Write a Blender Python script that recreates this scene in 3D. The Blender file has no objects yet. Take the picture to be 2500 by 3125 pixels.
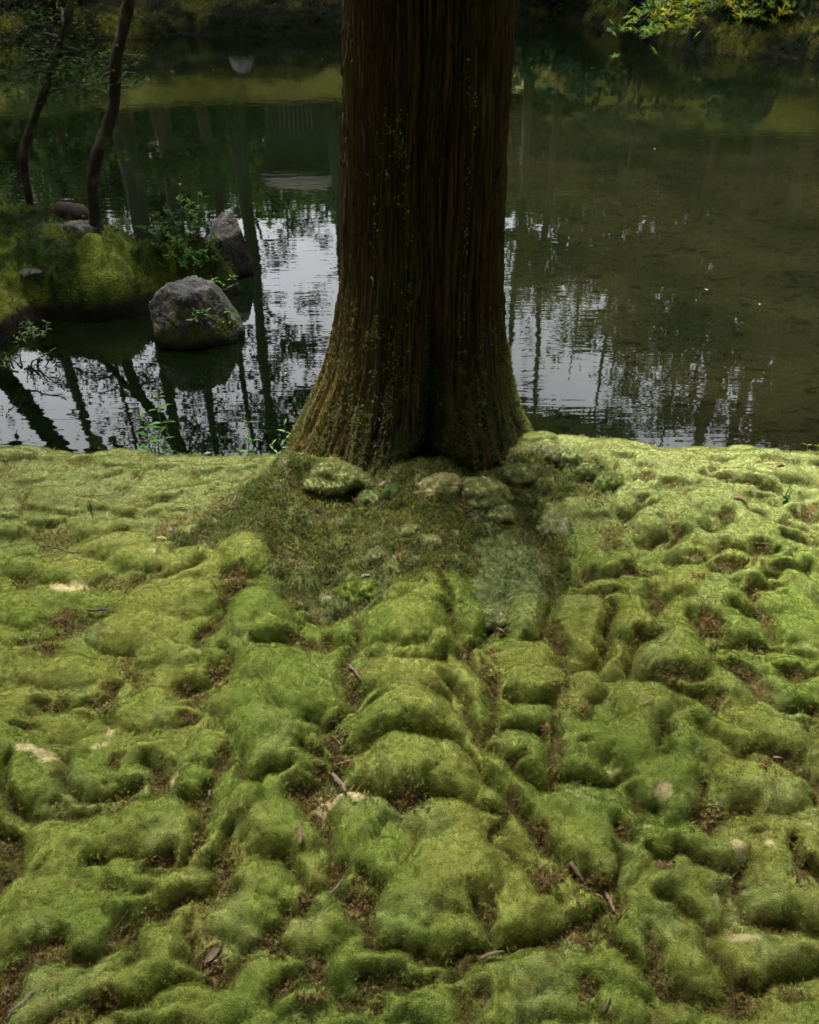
import bpy, math, random
import numpy as np
from math import radians as R, sin, cos, tan, pi
from mathutils import Vector, Matrix, Euler, Quaternion

random.seed(7)
rng = np.random.default_rng(11)
SC = bpy.context.scene
COL = SC.collection

# ------------------------------------------------------------------ camera
PITCH = R(36.0)
CAM = np.array([0.0, 0.0, 1.62])
FPX = 2580.0                       # focal length in photograph pixels (2500 x 3125)
cam_d = bpy.data.cameras.new('camera')
cam_d.sensor_fit = 'VERTICAL'
cam_d.angle = 2 * math.atan(1562.5 / FPX)
cam_d.clip_start = 0.05
cam_d.clip_end = 500
cam = bpy.data.objects.new('camera', cam_d)
cam.location = CAM
cam.rotation_euler = (pi / 2 - PITCH, 0, 0)
COL.objects.link(cam)
SC.camera = cam
cam_d.dof.use_dof = True
cam_d.dof.focus_distance = 2.45
cam_d.dof.aperture_fstop = 5.0

# ------------------------------------------------------------------ sky and sun
SUN_EL, SUN_AZ = R(69), R(-34)      # azimuth measured from +Y towards +X
W = bpy.data.worlds.new('World')
SC.world = W
W.use_nodes = True
nt = W.node_tree
nt.nodes.clear()
out = nt.nodes.new('ShaderNodeOutputWorld')
bg = nt.nodes.new('ShaderNodeBackground')
sky = nt.nodes.new('ShaderNodeTexSky')
sky.sky_type = 'NISHITA'
sky.sun_disc = False
sky.sun_elevation = SUN_EL
sky.sun_rotation = SUN_AZ
sky.dust_density = 4.0
sky.air_density = 1.0
hs = nt.nodes.new('ShaderNodeHueSaturation')
hs.inputs['Saturation'].default_value = 0.22      # cloud cover takes the blue out of the sky
tc = nt.nodes.new('ShaderNodeTexCoord')
mp = nt.nodes.new('ShaderNodeMapping')
mp.inputs['Scale'].default_value = (1.0, 1.0, 2.2)
nz = nt.nodes.new('ShaderNodeTexNoise')
nz.inputs['Scale'].default_value = 3.0
nz.inputs['Detail'].default_value = 5.0
mr = nt.nodes.new('ShaderNodeMapRange')
mr.inputs['From Min'].default_value = 0.3
mr.inputs['From Max'].default_value = 0.7
mr.inputs['To Min'].default_value = 0.82
mr.inputs['To Max'].default_value = 1.15
mul = nt.nodes.new('ShaderNodeVectorMath')
mul.operation = 'SCALE'
nt.links.new(tc.outputs['Generated'], mp.inputs['Vector'])
nt.links.new(mp.outputs['Vector'], nz.inputs['Vector'])
nt.links.new(nz.outputs['Fac'], mr.inputs['Value'])
nt.links.new(sky.outputs['Color'], hs.inputs['Color'])
nt.links.new(hs.outputs['Color'], mul.inputs[0])
sep = nt.nodes.new('ShaderNodeSeparateXYZ')
nt.links.new(tc.outputs['Generated'], sep.inputs[0])
ov = nt.nodes.new('ShaderNodeMapRange')            # standard overcast sky: (1 + 2 sin elevation) / 3
ov.inputs['To Min'].default_value = 0.52
ov.inputs['To Max'].default_value = 1.56
nt.links.new(sep.outputs['Z'], ov.inputs['Value'])
mm = nt.nodes.new('ShaderNodeMath')
mm.operation = 'MULTIPLY'
nt.links.new(mr.outputs['Result'], mm.inputs[0])
nt.links.new(ov.outputs['Result'], mm.inputs[1])
nt.links.new(mm.outputs[0], mul.inputs['Scale'])
nt.links.new(mul.outputs['Vector'], bg.inputs['Color'])
bg.inputs['Strength'].default_value = 0.070
nt.links.new(bg.outputs['Background'], out.inputs['Surface'])

sun_d = bpy.data.lights.new('sun', 'SUN')
sun_d.energy = 1.5
sun_d.angle = R(20)
sun_d.color = (1.0, 0.965, 0.91)
sun = bpy.data.objects.new('sun', sun_d)
sdir = Vector((sin(SUN_AZ) * cos(SUN_EL), cos(SUN_AZ) * cos(SUN_EL), sin(SUN_EL)))
sun.rotation_euler = sdir.to_track_quat('Z', 'Y').to_euler()
sun.location = (0, 0, 30)
COL.objects.link(sun)

SC.view_settings.view_transform = 'Standard'
SC.view_settings.look = 'None'
SC.view_settings.gamma = 1.0
SC.view_settings.use_curve_mapping = False
SC.view_settings.exposure = 3.4
SC.render.engine = 'CYCLES'
cy = SC.cycles
cy.use_denoising = True
cy.max_bounces = 6
cy.diffuse_bounces = 3
cy.glossy_bounces = 3
cy.transmission_bounces = 3
cy.transparent_max_bounces = 6
cy.sample_clamp_indirect = 8.0

# ------------------------------------------------------------------ helpers
WATER = -0.35
S17 = 2500.0 / 1725.0


def ray(px, py):
    d = np.array([(px - 1250.0) / FPX, 0, 0]) + np.array([0, cos(PITCH), -sin(PITCH)]) \
        + np.array([0, sin(PITCH), cos(PITCH)]) * ((1562.5 - py) / FPX)
    return d


def G(px, py, z=0.0):
    """point of the photograph at height z"""
    d = ray(px, py)
    return CAM + d * ((z - CAM[2]) / d[2])


def P(px, py, Y):
    """point of the photograph at distance Y from the camera's feet"""
    d = ray(px, py)
    return CAM + d * (Y / d[1])


def RF(px, py, Y):
    """what the pond mirrors at that point, standing at distance Y"""
    d = ray(px, py)
    p = CAM + d * (Y / d[1])
    p[2] = 2 * WATER - p[2]
    return p


def depth_at(p):
    v = np.asarray(p) - CAM
    return v[1] * cos(PITCH) - v[2] * sin(PITCH)


_perm = np.random.default_rng(3).permutation(512).astype(np.int64)
_perm = np.concatenate([_perm, _perm])
_grad = np.random.default_rng(4).normal(size=(512, 3))
_grad /= np.linalg.norm(_grad, axis=1)[:, None]


def noise3(x, y, z=0.0):
    x = np.asarray(x, float)
    y = np.asarray(y, float) + 0 * x
    z = np.asarray(z, float) + 0 * x
    xi, yi, zi = np.floor(x).astype(np.int64), np.floor(y).astype(np.int64), np.floor(z).astype(np.int64)
    xf, yf, zf = x - xi, y - yi, z - zi
    u, v, w = [t * t * t * (t * (t * 6 - 15) + 10) for t in (xf, yf, zf)]
    r = np.zeros_like(x)
    for dx in (0, 1):
        for dy in (0, 1):
            for dz in (0, 1):
                g = _grad[_perm[_perm[_perm[(xi + dx) & 511] + ((yi + dy) & 511)] + ((zi + dz) & 511)]]
                dot = g[..., 0] * (xf - dx) + g[..., 1] * (yf - dy) + g[..., 2] * (zf - dz)
                r = r + dot * (u if dx else 1 - u) * (v if dy else 1 - v) * (w if dz else 1 - w)
    return r * 1.5


def fbm(x, y, z=0.0, o=4, g=0.5):
    s, a, f = 0, 1.0, 1.0
    for i in range(o):
        s = s + a * noise3(np.asarray(x) * f + 17.3 * i, np.asarray(y) * f + 5.1 * i, np.asarray(z) * f + 2.7 * i)
        a *= g
        f *= 2.03
    return s


def smooth(a, b, x):
    t = np.clip((np.asarray(x, float) - a) / (b - a), 0, 1)
    return t * t * (3 - 2 * t)


def mix(a, b, t):
    t = np.asarray(t)[..., None]
    return np.asarray(a) * (1 - t) + np.asarray(b) * t


def mesh_np(name, V, F, cols=None, smooth_sh=True, mat=None):
    """V (n,3); F (m,k) with constant k"""
    V = np.asarray(V, np.float32)
    F = np.asarray(F, np.int32)
    me = bpy.data.meshes.new(name)
    me.vertices.add(len(V))
    me.vertices.foreach_set('co', V.ravel())
    m, k = F.shape
    me.loops.add(m * k)
    me.loops.foreach_set('vertex_index', F.ravel())
    me.polygons.add(m)
    me.polygons.foreach_set('loop_start', np.arange(0, m * k, k, dtype=np.int32))
    me.update(calc_edges=True)
    me.polygons.foreach_set('use_smooth', np.full(m, smooth_sh))
    if cols is not None:
        a = me.color_attributes.new('col', 'FLOAT_COLOR', 'POINT')
        c4 = np.ones((len(V), 4), np.float32)
        c4[:, :3] = cols
        a.data.foreach_set('color', c4.ravel())
    if mat:
        me.materials.append(mat)
    return me


class MB:
    """collects pieces of one mesh"""
    def __init__(s):
        s.v, s.f, s.c, s.n = [], [], [], 0

    def add(s, V, F, c=None):
        V = np.asarray(V, float)
        s.v.append(V)
        s.f += [tuple(int(i) + s.n for i in f) for f in F]
        if c is not None:
            s.c.append(np.broadcast_to(np.asarray(c, float), (len(V), 3)))
        s.n += len(V)

    def tube(s, pts, rad, k=8, c=None, cap=True):
        pts = np.asarray(pts, float)
        n = len(pts)
        rad = np.broadcast_to(np.asarray(rad, float), (n,))
        t = np.gradient(pts, axis=0)
        t /= np.linalg.norm(t, axis=1)[:, None] + 1e-9
        up = np.array([0.31, 0.17, 1.0]) if abs(t[0][2]) < 0.8 else np.array([1.0, 0.2, 0.0])
        V = []
        for i in range(n):
            a = np.cross(t[i], up)
            a /= np.linalg.norm(a) + 1e-9
            b = np.cross(t[i], a)
            th = np.arange(k) * 2 * pi / k
            V.append(pts[i] + rad[i] * (np.cos(th)[:, None] * a + np.sin(th)[:, None] * b))
        V = np.concatenate(V)
        F = []
        for i in range(n - 1):
            for j in range(k):
                F.append((i * k + j, i * k + (j + 1) % k, (i + 1) * k + (j + 1) % k, (i + 1) * k + j))
        if cap:
            F.append(tuple(range(k))[::-1])
            F.append(tuple((n - 1) * k + j for j in range(k)))
        s.add(V, F, c)

    def box(s, c, d, rz=0.0, col=None):
        x, y, z = np.asarray(d) / 2
        V = np.array([(i, j, k) for k in (-z, z) for j in (-y, y) for i in (-x, x)])
        ca, sa = cos(rz), sin(rz)
        V = np.stack([V[:, 0] * ca - V[:, 1] * sa, V[:, 0] * sa + V[:, 1] * ca, V[:, 2]], 1) + np.asarray(c)
        s.add(V, [(0, 2, 3, 1), (4, 5, 7, 6), (0, 1, 5, 4), (2, 6, 7, 3), (0, 4, 6, 2), (1, 3, 7, 5)], col)

    def mesh(s, name, mat, sm=True):
        me = bpy.data.meshes.new(name)
        me.from_pydata(np.concatenate(s.v).tolist(), [], s.f)
        me.polygons.foreach_set('use_smooth', np.full(len(me.polygons), sm))
        if s.c:
            a = me.color_attributes.new('col', 'FLOAT_COLOR', 'POINT')
            c4 = np.ones((s.n, 4), np.float32)
            c4[:, :3] = np.concatenate(s.c)
            a.data.foreach_set('color', c4.ravel())
        if mat:
            me.materials.append(mat)
        me.update()
        return me

    def build(s, name, mat, parent=None, sm=True, **kw):
        return obj(name, s.mesh(name, mat, sm), parent, **kw)


def obj(name, me, parent=None, label=None, cat=None, group=None, kind=None, loc=None, rot=None, scale=None):
    o = bpy.data.objects.new(name, me)
    COL.objects.link(o)
    if parent is not None:
        o.parent = parent
    if loc is not None:
        o.location = [float(t) for t in loc]
    if rot is not None:
        o.rotation_euler = rot
    if scale is not None:
        o.scale = (scale,) * 3 if np.isscalar(scale) else scale
    for k, v in (('label', label), ('category', cat), ('group', group), ('kind', kind)):
        if v:
            o[k] = v
    return o


def empty(name, loc, label, cat, group=None, rot=None):
    return obj(name, None, None, label, cat, group, None, loc, rot)


# ------------------------------------------------------------------ materials
def new_mat(name):
    m = bpy.data.materials.new(name)
    m.use_nodes = True
    n = m.node_tree
    n.nodes.clear()
    o = n.nodes.new('ShaderNodeOutputMaterial')
    return m, n, o


def surf_mat(name, color=None, attr=None, attr_type='GEOMETRY', rough=0.8, spec=0.25, var=0.25, vscale=30.0,
             bump=0.0, bscale=200.0, stretch=(1, 1, 1), trans=0.0, hue_rand=0.0, bdist=0.004, coords='Object'):
    """colour (or colour attribute) x noise variation; optional bump and translucency"""
    m, n, o = new_mat(name)
    L = n.links.new
    tcn = n.nodes.new('ShaderNodeTexCoord')
    mpn = n.nodes.new('ShaderNodeMapping')
    mpn.inputs['Scale'].default_value = stretch
    L(tcn.outputs[coords], mpn.inputs['Vector'])
    if attr:
        a = n.nodes.new('ShaderNodeAttribute')
        a.attribute_name = attr
        a.attribute_type = attr_type
        c = a.outputs['Color']
    else:
        r = n.nodes.new('ShaderNodeRGB')
        r.outputs[0].default_value = (*color, 1)
        c = r.outputs[0]
    if var:
        t = n.nodes.new('ShaderNodeTexNoise')
        t.inputs['Scale'].default_value = vscale
        t.inputs['Detail'].default_value = 5
        L(mpn.outputs['Vector'], t.inputs['Vector'])
        q = n.nodes.new('ShaderNodeMapRange')
        q.inputs['From Min'].default_value = 0.25
        q.inputs['From Max'].default_value = 0.75
        q.inputs['To Min'].default_value = 1 - var
        q.inputs['To Max'].default_value = 1 + var
        L(t.outputs['Fac'], q.inputs['Value'])
        v = n.nodes.new('ShaderNodeVectorMath')
        v.operation = 'SCALE'
        L(c, v.inputs[0])
        L(q.outputs['Result'], v.inputs['Scale'])
        c = v.outputs['Vector']
    if hue_rand:
        oi = n.nodes.new('ShaderNodeObjectInfo')
        h = n.nodes.new('ShaderNodeHueSaturation')
        q2 = n.nodes.new('ShaderNodeMapRange')
        q2.inputs['To Min'].default_value = 1 - hue_rand
        q2.inputs['To Max'].default_value = 1 + hue_rand
        L(oi.outputs['Random'], q2.inputs['Value'])
        L(q2.outputs['Result'], h.inputs['Value'])
        L(c, h.inputs['Color'])
        c = h.outputs['Color']
    b = n.nodes.new('ShaderNodeBsdfPrincipled')
    b.inputs['Roughness'].default_value = rough
    b.inputs['Specular IOR Level'].default_value = spec
    L(c, b.inputs['Base Color'])
    if bump:
        t2 = n.nodes.new('ShaderNodeTexNoise')
        t2.inputs['Scale'].default_value = bscale
        t2.inputs['Detail'].default_value = 6
        L(mpn.outputs['Vector'], t2.inputs['Vector'])
        bn = n.nodes.new('ShaderNodeBump')
        bn.inputs['Strength'].default_value = bump
        bn.inputs['Distance'].default_value = bdist
        L(t2.outputs['Fac'], bn.inputs['Height'])
        L(bn.outputs['Normal'], b.inputs['Normal'])
    if trans:
        tr = n.nodes.new('ShaderNodeBsdfTranslucent')
        L(c, tr.inputs['Color'])
        mx = n.nodes.new('ShaderNodeMixShader')
        mx.inputs['Fac'].default_value = trans
        L(b.outputs[0], mx.inputs[1])
        L(tr.outputs[0], mx.inputs[2])
        L(mx.outputs[0], o.inputs['Surface'])
    else:
        L(b.outputs[0], o.inputs['Surface'])
    return m


M_moss = surf_mat('moss_carpet', attr='col', rough=0.95, spec=0.08, var=0.3, vscale=60, bump=0.7, bscale=330, bdist=0.006)
M_frond = surf_mat('moss_frond', attr='tcol', attr_type='INSTANCER', rough=0.8, spec=0.2, var=0.0, trans=0.45)
M_bank = surf_mat('bank_moss', attr='col', rough=0.95, spec=0.05, var=0.35, vscale=9, bump=1.0, bscale=22, bdist=0.05)
M_islet = surf_mat('islet_moss', attr='col', rough=0.95, spec=0.05, var=0.35, vscale=30, bump=0.9, bscale=90, bdist=0.015)
M_bark = surf_mat('cedar_bark', attr='col', rough=0.85, spec=0.25, var=0.4, vscale=60, bump=1.0, bscale=120, stretch=(1, 1, 0.16), bdist=0.012)
M_bark_far = surf_mat('far_bark', color=(0.075, 0.066, 0.055), rough=0.95, spec=0.1, var=0.45, vscale=3, stretch=(2, 2, .4), bump=0.6, bscale=12, bdist=0.05)
M_bark_slim = surf_mat('maple_bark', attr='col', rough=0.9, spec=0.2, var=0.4, vscale=25, bump=0.5, bscale=80, bdist=0.004)
M_lichen = surf_mat('lichen', attr='col', rough=0.95, spec=0.05, var=0.2, vscale=300)
M_rock = surf_mat('pond_rock', attr='col', rough=0.85, spec=0.3, var=0.45, vscale=28, bump=1.0, bscale=60, bdist=0.02)
M_leaf_far = surf_mat('far_leaves', attr='col', rough=0.9, spec=0.05, trans=0.25, var=0.0)
M_leaf = surf_mat('plant_leaves', attr='col', rough=0.7, spec=0.06, trans=0.35, var=0.15, vscale=60, hue_rand=0.2)
M_dead = surf_mat('dead_leaf', attr='col', rough=0.85, spec=0.05, var=0.3, vscale=120, hue_rand=0.25)
M_wood = surf_mat('old_wood', color=(0.06, 0.055, 0.05), rough=0.9, spec=0.15, var=0.4, vscale=5, stretch=(4, 4, .5))
M_plaster = surf_mat('pale_wood', color=(0.13, 0.125, 0.115), rough=0.9, spec=0.1, var=0.3, vscale=6)
M_thatch = surf_mat('bark_roof', color=(0.05, 0.047, 0.04), rough=0.95, spec=0.1, var=0.4, vscale=14, bump=0.8, bscale=40, bdist=0.03)


def water_mat():
    m, n, o = new_mat('pond_water')
    L = n.links.new
    tcn = n.nodes.new('ShaderNodeTexCoord')
    b = n.nodes.new('ShaderNodeBsdfPrincipled')
    b.inputs['Roughness'].default_value = 0.012
    b.inputs['IOR'].default_value = 1.38
    # murky brown-green body with silt clouds and sunken debris
    mpn = n.nodes.new('ShaderNodeMapping')
    mpn.inputs['Scale'].default_value = (1, 1, 1)
    L(tcn.outputs['Object'], mpn.inputs['Vector'])
    t = n.nodes.new('ShaderNodeTexNoise')
    t.inputs['Scale'].default_value = 1.1
    t.inputs['Detail'].default_value = 6
    L(mpn.outputs['Vector'], t.inputs['Vector'])
    cr = n.nodes.new('ShaderNodeValToRGB')
    cr.color_ramp.elements[0].position = 0.35
    cr.color_ramp.elements[0].color = (0.0040, 0.0050, 0.0018, 1)
    cr.color_ramp.elements[1].position = 0.7
    cr.color_ramp.elements[1].color = (0.0100, 0.0100, 0.0038, 1)
    L(t.outputs['Fac'], cr.inputs['Fac'])
    sx = n.nodes.new('ShaderNodeSeparateXYZ')
    L(tcn.outputs['Object'], sx.inputs[0])

    def ramp(sock, a, b_):
        k = n.nodes.new('ShaderNodeMapRange')
        k.interpolation_type = 'SMOOTHSTEP'
        k.inputs['From Min'].default_value = a
        k.inputs['From Max'].default_value = b_
        L(sock, k.inputs['Value'])
        return k.outputs['Result']
    k1 = n.nodes.new('ShaderNodeMath')
    k1.operation = 'MULTIPLY'
    L(ramp(sx.outputs['X'], -0.6, 1.6), k1.inputs[0])
    L(ramp(sx.outputs['Y'], 15.0, 5.5), k1.inputs[1])
    dm = n.nodes.new('ShaderNodeMix')
    dm.data_type = 'RGBA'
    L(k1.outputs[0], dm.inputs['Factor'])
    dm.inputs['A'].default_value = (0.0020, 0.0036, 0.0012, 1)
    L(cr.outputs['Color'], dm.inputs['B'])
    mp2 = n.nodes.new('ShaderNodeMapping')
    mp2.inputs['Scale'].default_value = (7, 16, 1)
    mp2.inputs['Rotation'].default_value = (0, 0, 0.3)
    L(tcn.outputs['Object'], mp2.inputs['Vector'])
    t2 = n.nodes.new('ShaderNodeTexNoise')
    t2.inputs['Scale'].default_value = 1.6
    t2.inputs['Detail'].default_value = 4
    L(mp2.outputs['Vector'], t2.inputs['Vector'])
    q = n.nodes.new('ShaderNodeMapRange')
    q.inputs['From Min'].default_value = 0.57
    q.inputs['From Max'].default_value = 0.63
    q.inputs['To Min'].default_value = 1.0
    q.inputs['To Max'].default_value = 0.45
    L(t2.outputs['Fac'], q.inputs['Value'])
    v = n.nodes.new('ShaderNodeVectorMath')
    v.operation = 'SCALE'
    L(dm.outputs['Result'], v.inputs[0])
    L(q.outputs['Result'], v.inputs['Scale'])
    L(v.outputs['Vector'], b.inputs['Base Color'])
    # ripples: broad swell + patch of fine wind ripples + rings
    def math(op, a, c=None):
        k = n.nodes.new('ShaderNodeMath')
        k.operation = op
        for i, s in enumerate((a, c)):
            if s is None:
                continue
            if isinstance(s, (int, float)):
                k.inputs[i].default_value = s
            else:
                L(s, k.inputs[i])
        return k.outputs[0]
    mp3 = n.nodes.new('ShaderNodeMapping')
    mp3.inputs['Scale'].default_value = (1.0, 2.2, 1)
    L(tcn.outputs['Object'], mp3.inputs['Vector'])
    w1 = n.nodes.new('ShaderNodeTexNoise')
    w1.inputs['Scale'].default_value = 3.2
    w1.inputs['Detail'].default_value = 2.5
    L(mp3.outputs['Vector'], w1.inputs['Vector'])
    mp4 = n.nodes.new('ShaderNodeMapping')
    mp4.inputs['Scale'].default_value = (2.2, 9.0, 1)
    L(tcn.outputs['Object'], mp4.inputs['Vector'])
    w2 = n.nodes.new('ShaderNodeTexNoise')
    w2.inputs['Scale'].default_value = 1.7
    w2.inputs['Detail'].default_value = 2.0
    L(mp4.outputs['Vector'], w2.inputs['Vector'])
    pm = n.nodes.new('ShaderNodeTexNoise')
    pm.inputs['Scale'].default_value = 0.35
    pm.inputs['Detail'].default_value = 1.0
    L(tcn.outputs['Object'], pm.inputs['Vector'])
    pq = n.nodes.new('ShaderNodeMapRange')
    pq.inputs['From Min'].default_value = 0.42
    pq.inputs['From Max'].default_value = 0.62
    pq.inputs['To Min'].default_value = 0.12
    pq.inputs['To Max'].default_value = 1.0
    L(pm.outputs['Fac'], pq.inputs['Value'])
    h = math('ADD', math('MULTIPLY', w1.outputs['Fac'], 0.0005), math('MULTIPLY', math('MULTIPLY', w2.outputs['Fac'], pq.outputs['Result']), 0.0009))
    for (cx, cy_, per, amp, wid) in RINGS:
        sep = n.nodes.new('ShaderNodeVectorMath')
        sep.operation = 'DISTANCE'
        L(tcn.outputs['Object'], sep.inputs[0])
        sep.inputs[1].default_value = (cx, cy_, 0)
        d = sep.outputs['Value']
        s = math('SINE', math('MULTIPLY', d, 2 * pi / per))
        fall = math('POWER', 2.718, math('MULTIPLY', math('MULTIPLY', d, d), -1.0 / (wid * wid)))
        h = math('ADD', h, math('MULTIPLY', math('MULTIPLY', s, fall), amp))
    bn = n.nodes.new('ShaderNodeBump')
    bn.inputs['Strength'].default_value = 1.0
    bn.inputs['Distance'].default_value = 1.0
    L(h, bn.inputs['Height'])
    L(bn.outputs['Normal'], b.inputs['Normal'])
    L(b.outputs[0], o.inputs['Surface'])
    return m


_r1 = G(1220 * S17, 742 * S17, WATER)
_r2 = G(545 * S17, 680 * S17, WATER)
RINGS = [(_r1[0], _r1[1], 0.045, 0.00010, 0.16), (_r2[0], _r2[1], 0.05, 0.00009, 0.16)]

# ================================================================== POND
xs = np.linspace(-90, 90, 31)
ys = np.linspace(2.2, 120, 31)
gx, gy = np.meshgrid(xs, ys)
V = np.stack([gx.ravel(), gy.ravel(), np.full(gx.size, WATER)], 1)
idx = np.arange(gx.size).reshape(gx.shape)
Fq = np.stack([idx[:-1, :-1].ravel(), idx[:-1, 1:].ravel(), idx[1:, 1:].ravel(), idx[1:, :-1].ravel()], 1)
obj('pond_water', mesh_np('pond_water', V, Fq, mat=water_mat()), kind='structure')

# ================================================================== NEAR MOSSY BANK
TREE = np.array([0.035, 2.72])      # foot of the big cedar


def edge_y(x):
    return 2.60 + 0.07 * np.sin(x * 1.9 + 0.4) + 0.04 * np.sin(x * 4.3 + 1.0) - 0.030 * x + 0.012 * np.abs(x) ** 1.7


# cushions read off the photograph: crop origin, then x, y, half width, half height in crop pixels
CR = {'A': (0, 1300), 'B': (1600, 1300), 'C': (800, 1700), 'D': (0, 2200), 'E': (800, 2200), 'F': (1600, 2200)}
CUSH = {
 'A': '120 190 210 50,430 190 190 38,700 230 140 35,950 245 160 32,1200 262 200 40,1450 290 130 36,1600 225 150 40,150 330 160 55,330 420 210 62,'
      '620 300 210 42,60 500 110 45,480 480 190 45,750 510 160 38,1000 425 210 45,1200 400 190 45,600 620 260 55,300 560 170 40,1000 530 200 40,'
      '650 720 260 55,150 840 130 50,450 860 260 60,1030 700 120 48,850 800 210 60,215 975 72 42,1170 810 120 65,1430 840 170 95,1100 900 250 70,'
      '1000 1050 330 110,800 1200 300 110,1640 1040 120 68,1520 1150 180 130,1600 1300 160 120,1140 1500 110 92,1260 1390 92 80,1090 1340 105 65,'
      '1550 1480 200 150,1450 1630 210 110,160 1100 150 55,300 1420 330 90,120 1600 200 80,480 1680 62 42,830 1650 260 90,80 720 150 40,60 620 140 40,'
      '250 1010 330 70,950 1320 180 70,1000 1680 180 60',
 'B': '80 90 170 45,260 200 60 58,170 170 60 50,360 250 55 46,500 330 66 60,620 310 36 26,430 200 60 42,490 255 55 40,650 180 200 52,780 260 180 55,'
      '500 140 200 42,900 215 200 45,1120 180 180 35,1400 175 250 38,1650 180 150 38,1450 290 160 58,1050 285 120 48,600 500 110 70,590 430 100 55,'
      '740 465 92 46,440 520 72 50,300 500 120 58,760 380 62 38,750 640 130 68,740 560 82 38,980 605 125 48,1000 685 170 90,1130 480 180 90,'
      '1300 600 110 70,900 335 170 50,1350 390 180 66,1180 330 150 55,930 790 100 55,1200 700 112 88,1380 680 170 108,1400 545 190 60,1570 690 90 55,'
      '1180 830 150 85,1490 850 175 60,1640 790 100 55,430 830 112 88,560 840 112 85,240 700 72 70,1000 930 180 88,1170 1020 150 98,720 960 130 66,'
      '1600 930 140 58,1350 920 110 60,530 1040 200 115,660 1090 100 80,330 1190 175 180,50 1170 112 130,200 1045 105 52,60 1390 132 100,1050 1110 230 110,'
      '1300 1220 150 115,1560 1050 185 88,1610 1190 190 88,660 1220 150 110,920 1210 110 66,500 1400 112 92,850 1390 220 190,960 1520 230 120,'
      '1180 1540 160 100,1210 1380 160 52,1560 1420 150 62,1500 1570 190 110,1650 1330 110 55,90 1580 170 140,350 1540 120 92,260 1660 130 80,'
      '720 1640 215 115,950 1700 150 70,1350 1690 150 75,1650 1600 100 70,1550 300 160 60,1650 420 120 60,1580 520 90 40',
 'C': '950 200 105 78,850 330 170 78,430 455 84 62,620 440 180 95,830 450 260 120,1000 360 100 75,1240 410 92 100,1355 365 60 48,1230 560 90 88,'
      '1540 400 140 130,1660 290 62 60,1480 590 185 98,1340 680 74 58,1540 770 195 112,1500 960 130 82,1480 1170 185 132,900 740 320 130,1220 770 140 150,'
      '1250 960 100 130,830 1010 315 170,900 1290 405 190,1290 1420 112 120,1130 1180 110 66,1330 1270 142 90,1480 1400 150 118,1600 1520 130 150,'
      '510 760 66 54,150 650 250 108,420 640 82 80,200 800 262 150,350 900 130 130,200 1060 172 118,60 990 82 52,150 1200 262 128,330 1230 72 60,'
      '100 1330 232 105,430 1240 58 42,520 1520 190 130,650 1480 92 80,500 1610 180 145,1050 1560 240 130,1280 1560 102 90,260 1610 92 92,80 1580 132 118,'
      '1480 1620 102 90,180 290 165 64,280 400 70 40,570 180 86 44,1080 560 130 90,40 380 180 100',
 'D': '130 215 155 78,230 340 205 120,120 440 112 66,480 250 160 80,560 360 160 90,650 210 150 78,880 180 125 62,860 330 150 90,330 40 200 62,600 110 160 60,'
      '1180 160 130 82,1080 410 122 130,980 240 110 70,1450 80 172 110,1500 290 112 112,1620 260 110 90,1650 370 130 90,1450 550 180 140,1300 620 120 120,'
      '1600 450 140 90,1600 680 190 130,850 620 285 130,450 680 300 140,300 800 182 150,550 820 262 108,900 720 222 108,60 640 112 66,20 900 70 80,'
      '1190 780 78 60,1080 930 182 108,1380 920 62 60,1560 960 200 110,750 920 202 80,300 1020 222 110,480 1100 180 90,250 1200 282 110,500 1290 200 98,'
      '700 1100 150 70,950 1290 184 112,900 1410 200 112,1420 1150 202 100,1500 1250 160 80,300 1530 222 110,550 1560 252 118,250 1670 200 90,750 1480 182 96,'
      '1060 1610 165 82,1300 1640 172 90,1450 1530 152 98,1600 1650 130 90,800 1745 165 46,1080 1730 250 70,1680 1180 70 80,60 1080 150 80,1600 830 140 60',
 'E': '270 640 92 92,120 700 152 110,80 950 132 80,200 1000 80 66,480 690 152 120,1050 620 242 128,1280 640 92 80,1480 660 102 80,1100 900 300 200,'
      '1350 880 202 108,1500 960 132 118,900 1040 222 150,360 1040 92 62,380 1200 202 110,180 1220 140 90,800 1250 202 108,1120 1220 182 118,1500 1230 222 108,'
      '1650 1180 100 90,200 1340 120 70,480 1440 120 80,700 1440 202 76,900 1500 150 60,1380 1550 202 108,1600 1520 202 128,250 1610 150 78,110 1480 110 70,'
      '740 1670 112 66,1000 1700 182 90,500 1745 122 36,1450 1690 180 80,60 1150 100 80,60 1640 110 80,700 900 160 90,650 760 140 90,60 820 110 60,1660 1080 80 60',
 'F': '300 100 340 98,650 120 200 128,300 290 152 98,60 230 102 130,880 90 160 80,950 180 202 108,850 330 262 118,950 470 132 108,1220 120 172 98,1500 110 152 128,'
      '1350 280 170 80,1400 380 282 138,1480 460 200 80,250 480 202 118,450 560 202 128,180 640 140 100,350 700 172 158,500 830 202 118,620 760 130 90,'
      '800 720 262 128,1000 640 130 70,1250 620 182 88,1500 640 202 118,1250 770 282 118,1080 860 160 80,900 930 222 88,700 1030 182 88,950 1040 202 88,'
      '1430 1000 182 138,1640 740 100 90,380 1090 152 60,170 900 120 80,100 1150 192 138,700 1220 252 108,600 1330 170 100,1000 1190 150 70,1450 1320 252 128,'
      '1300 1410 222 128,1300 1250 152 56,1000 1400 162 148,980 1500 130 90,350 1450 252 88,150 1560 150 90,600 1500 150 80,550 1660 140 90,900 1690 172 90,'
      '1500 1560 160 80,1640 1200 112 98,1660 900 80 70,1650 1450 80 90,200 1700 180 70,1650 300 80 100,1690 1680 90 80',
}
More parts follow.
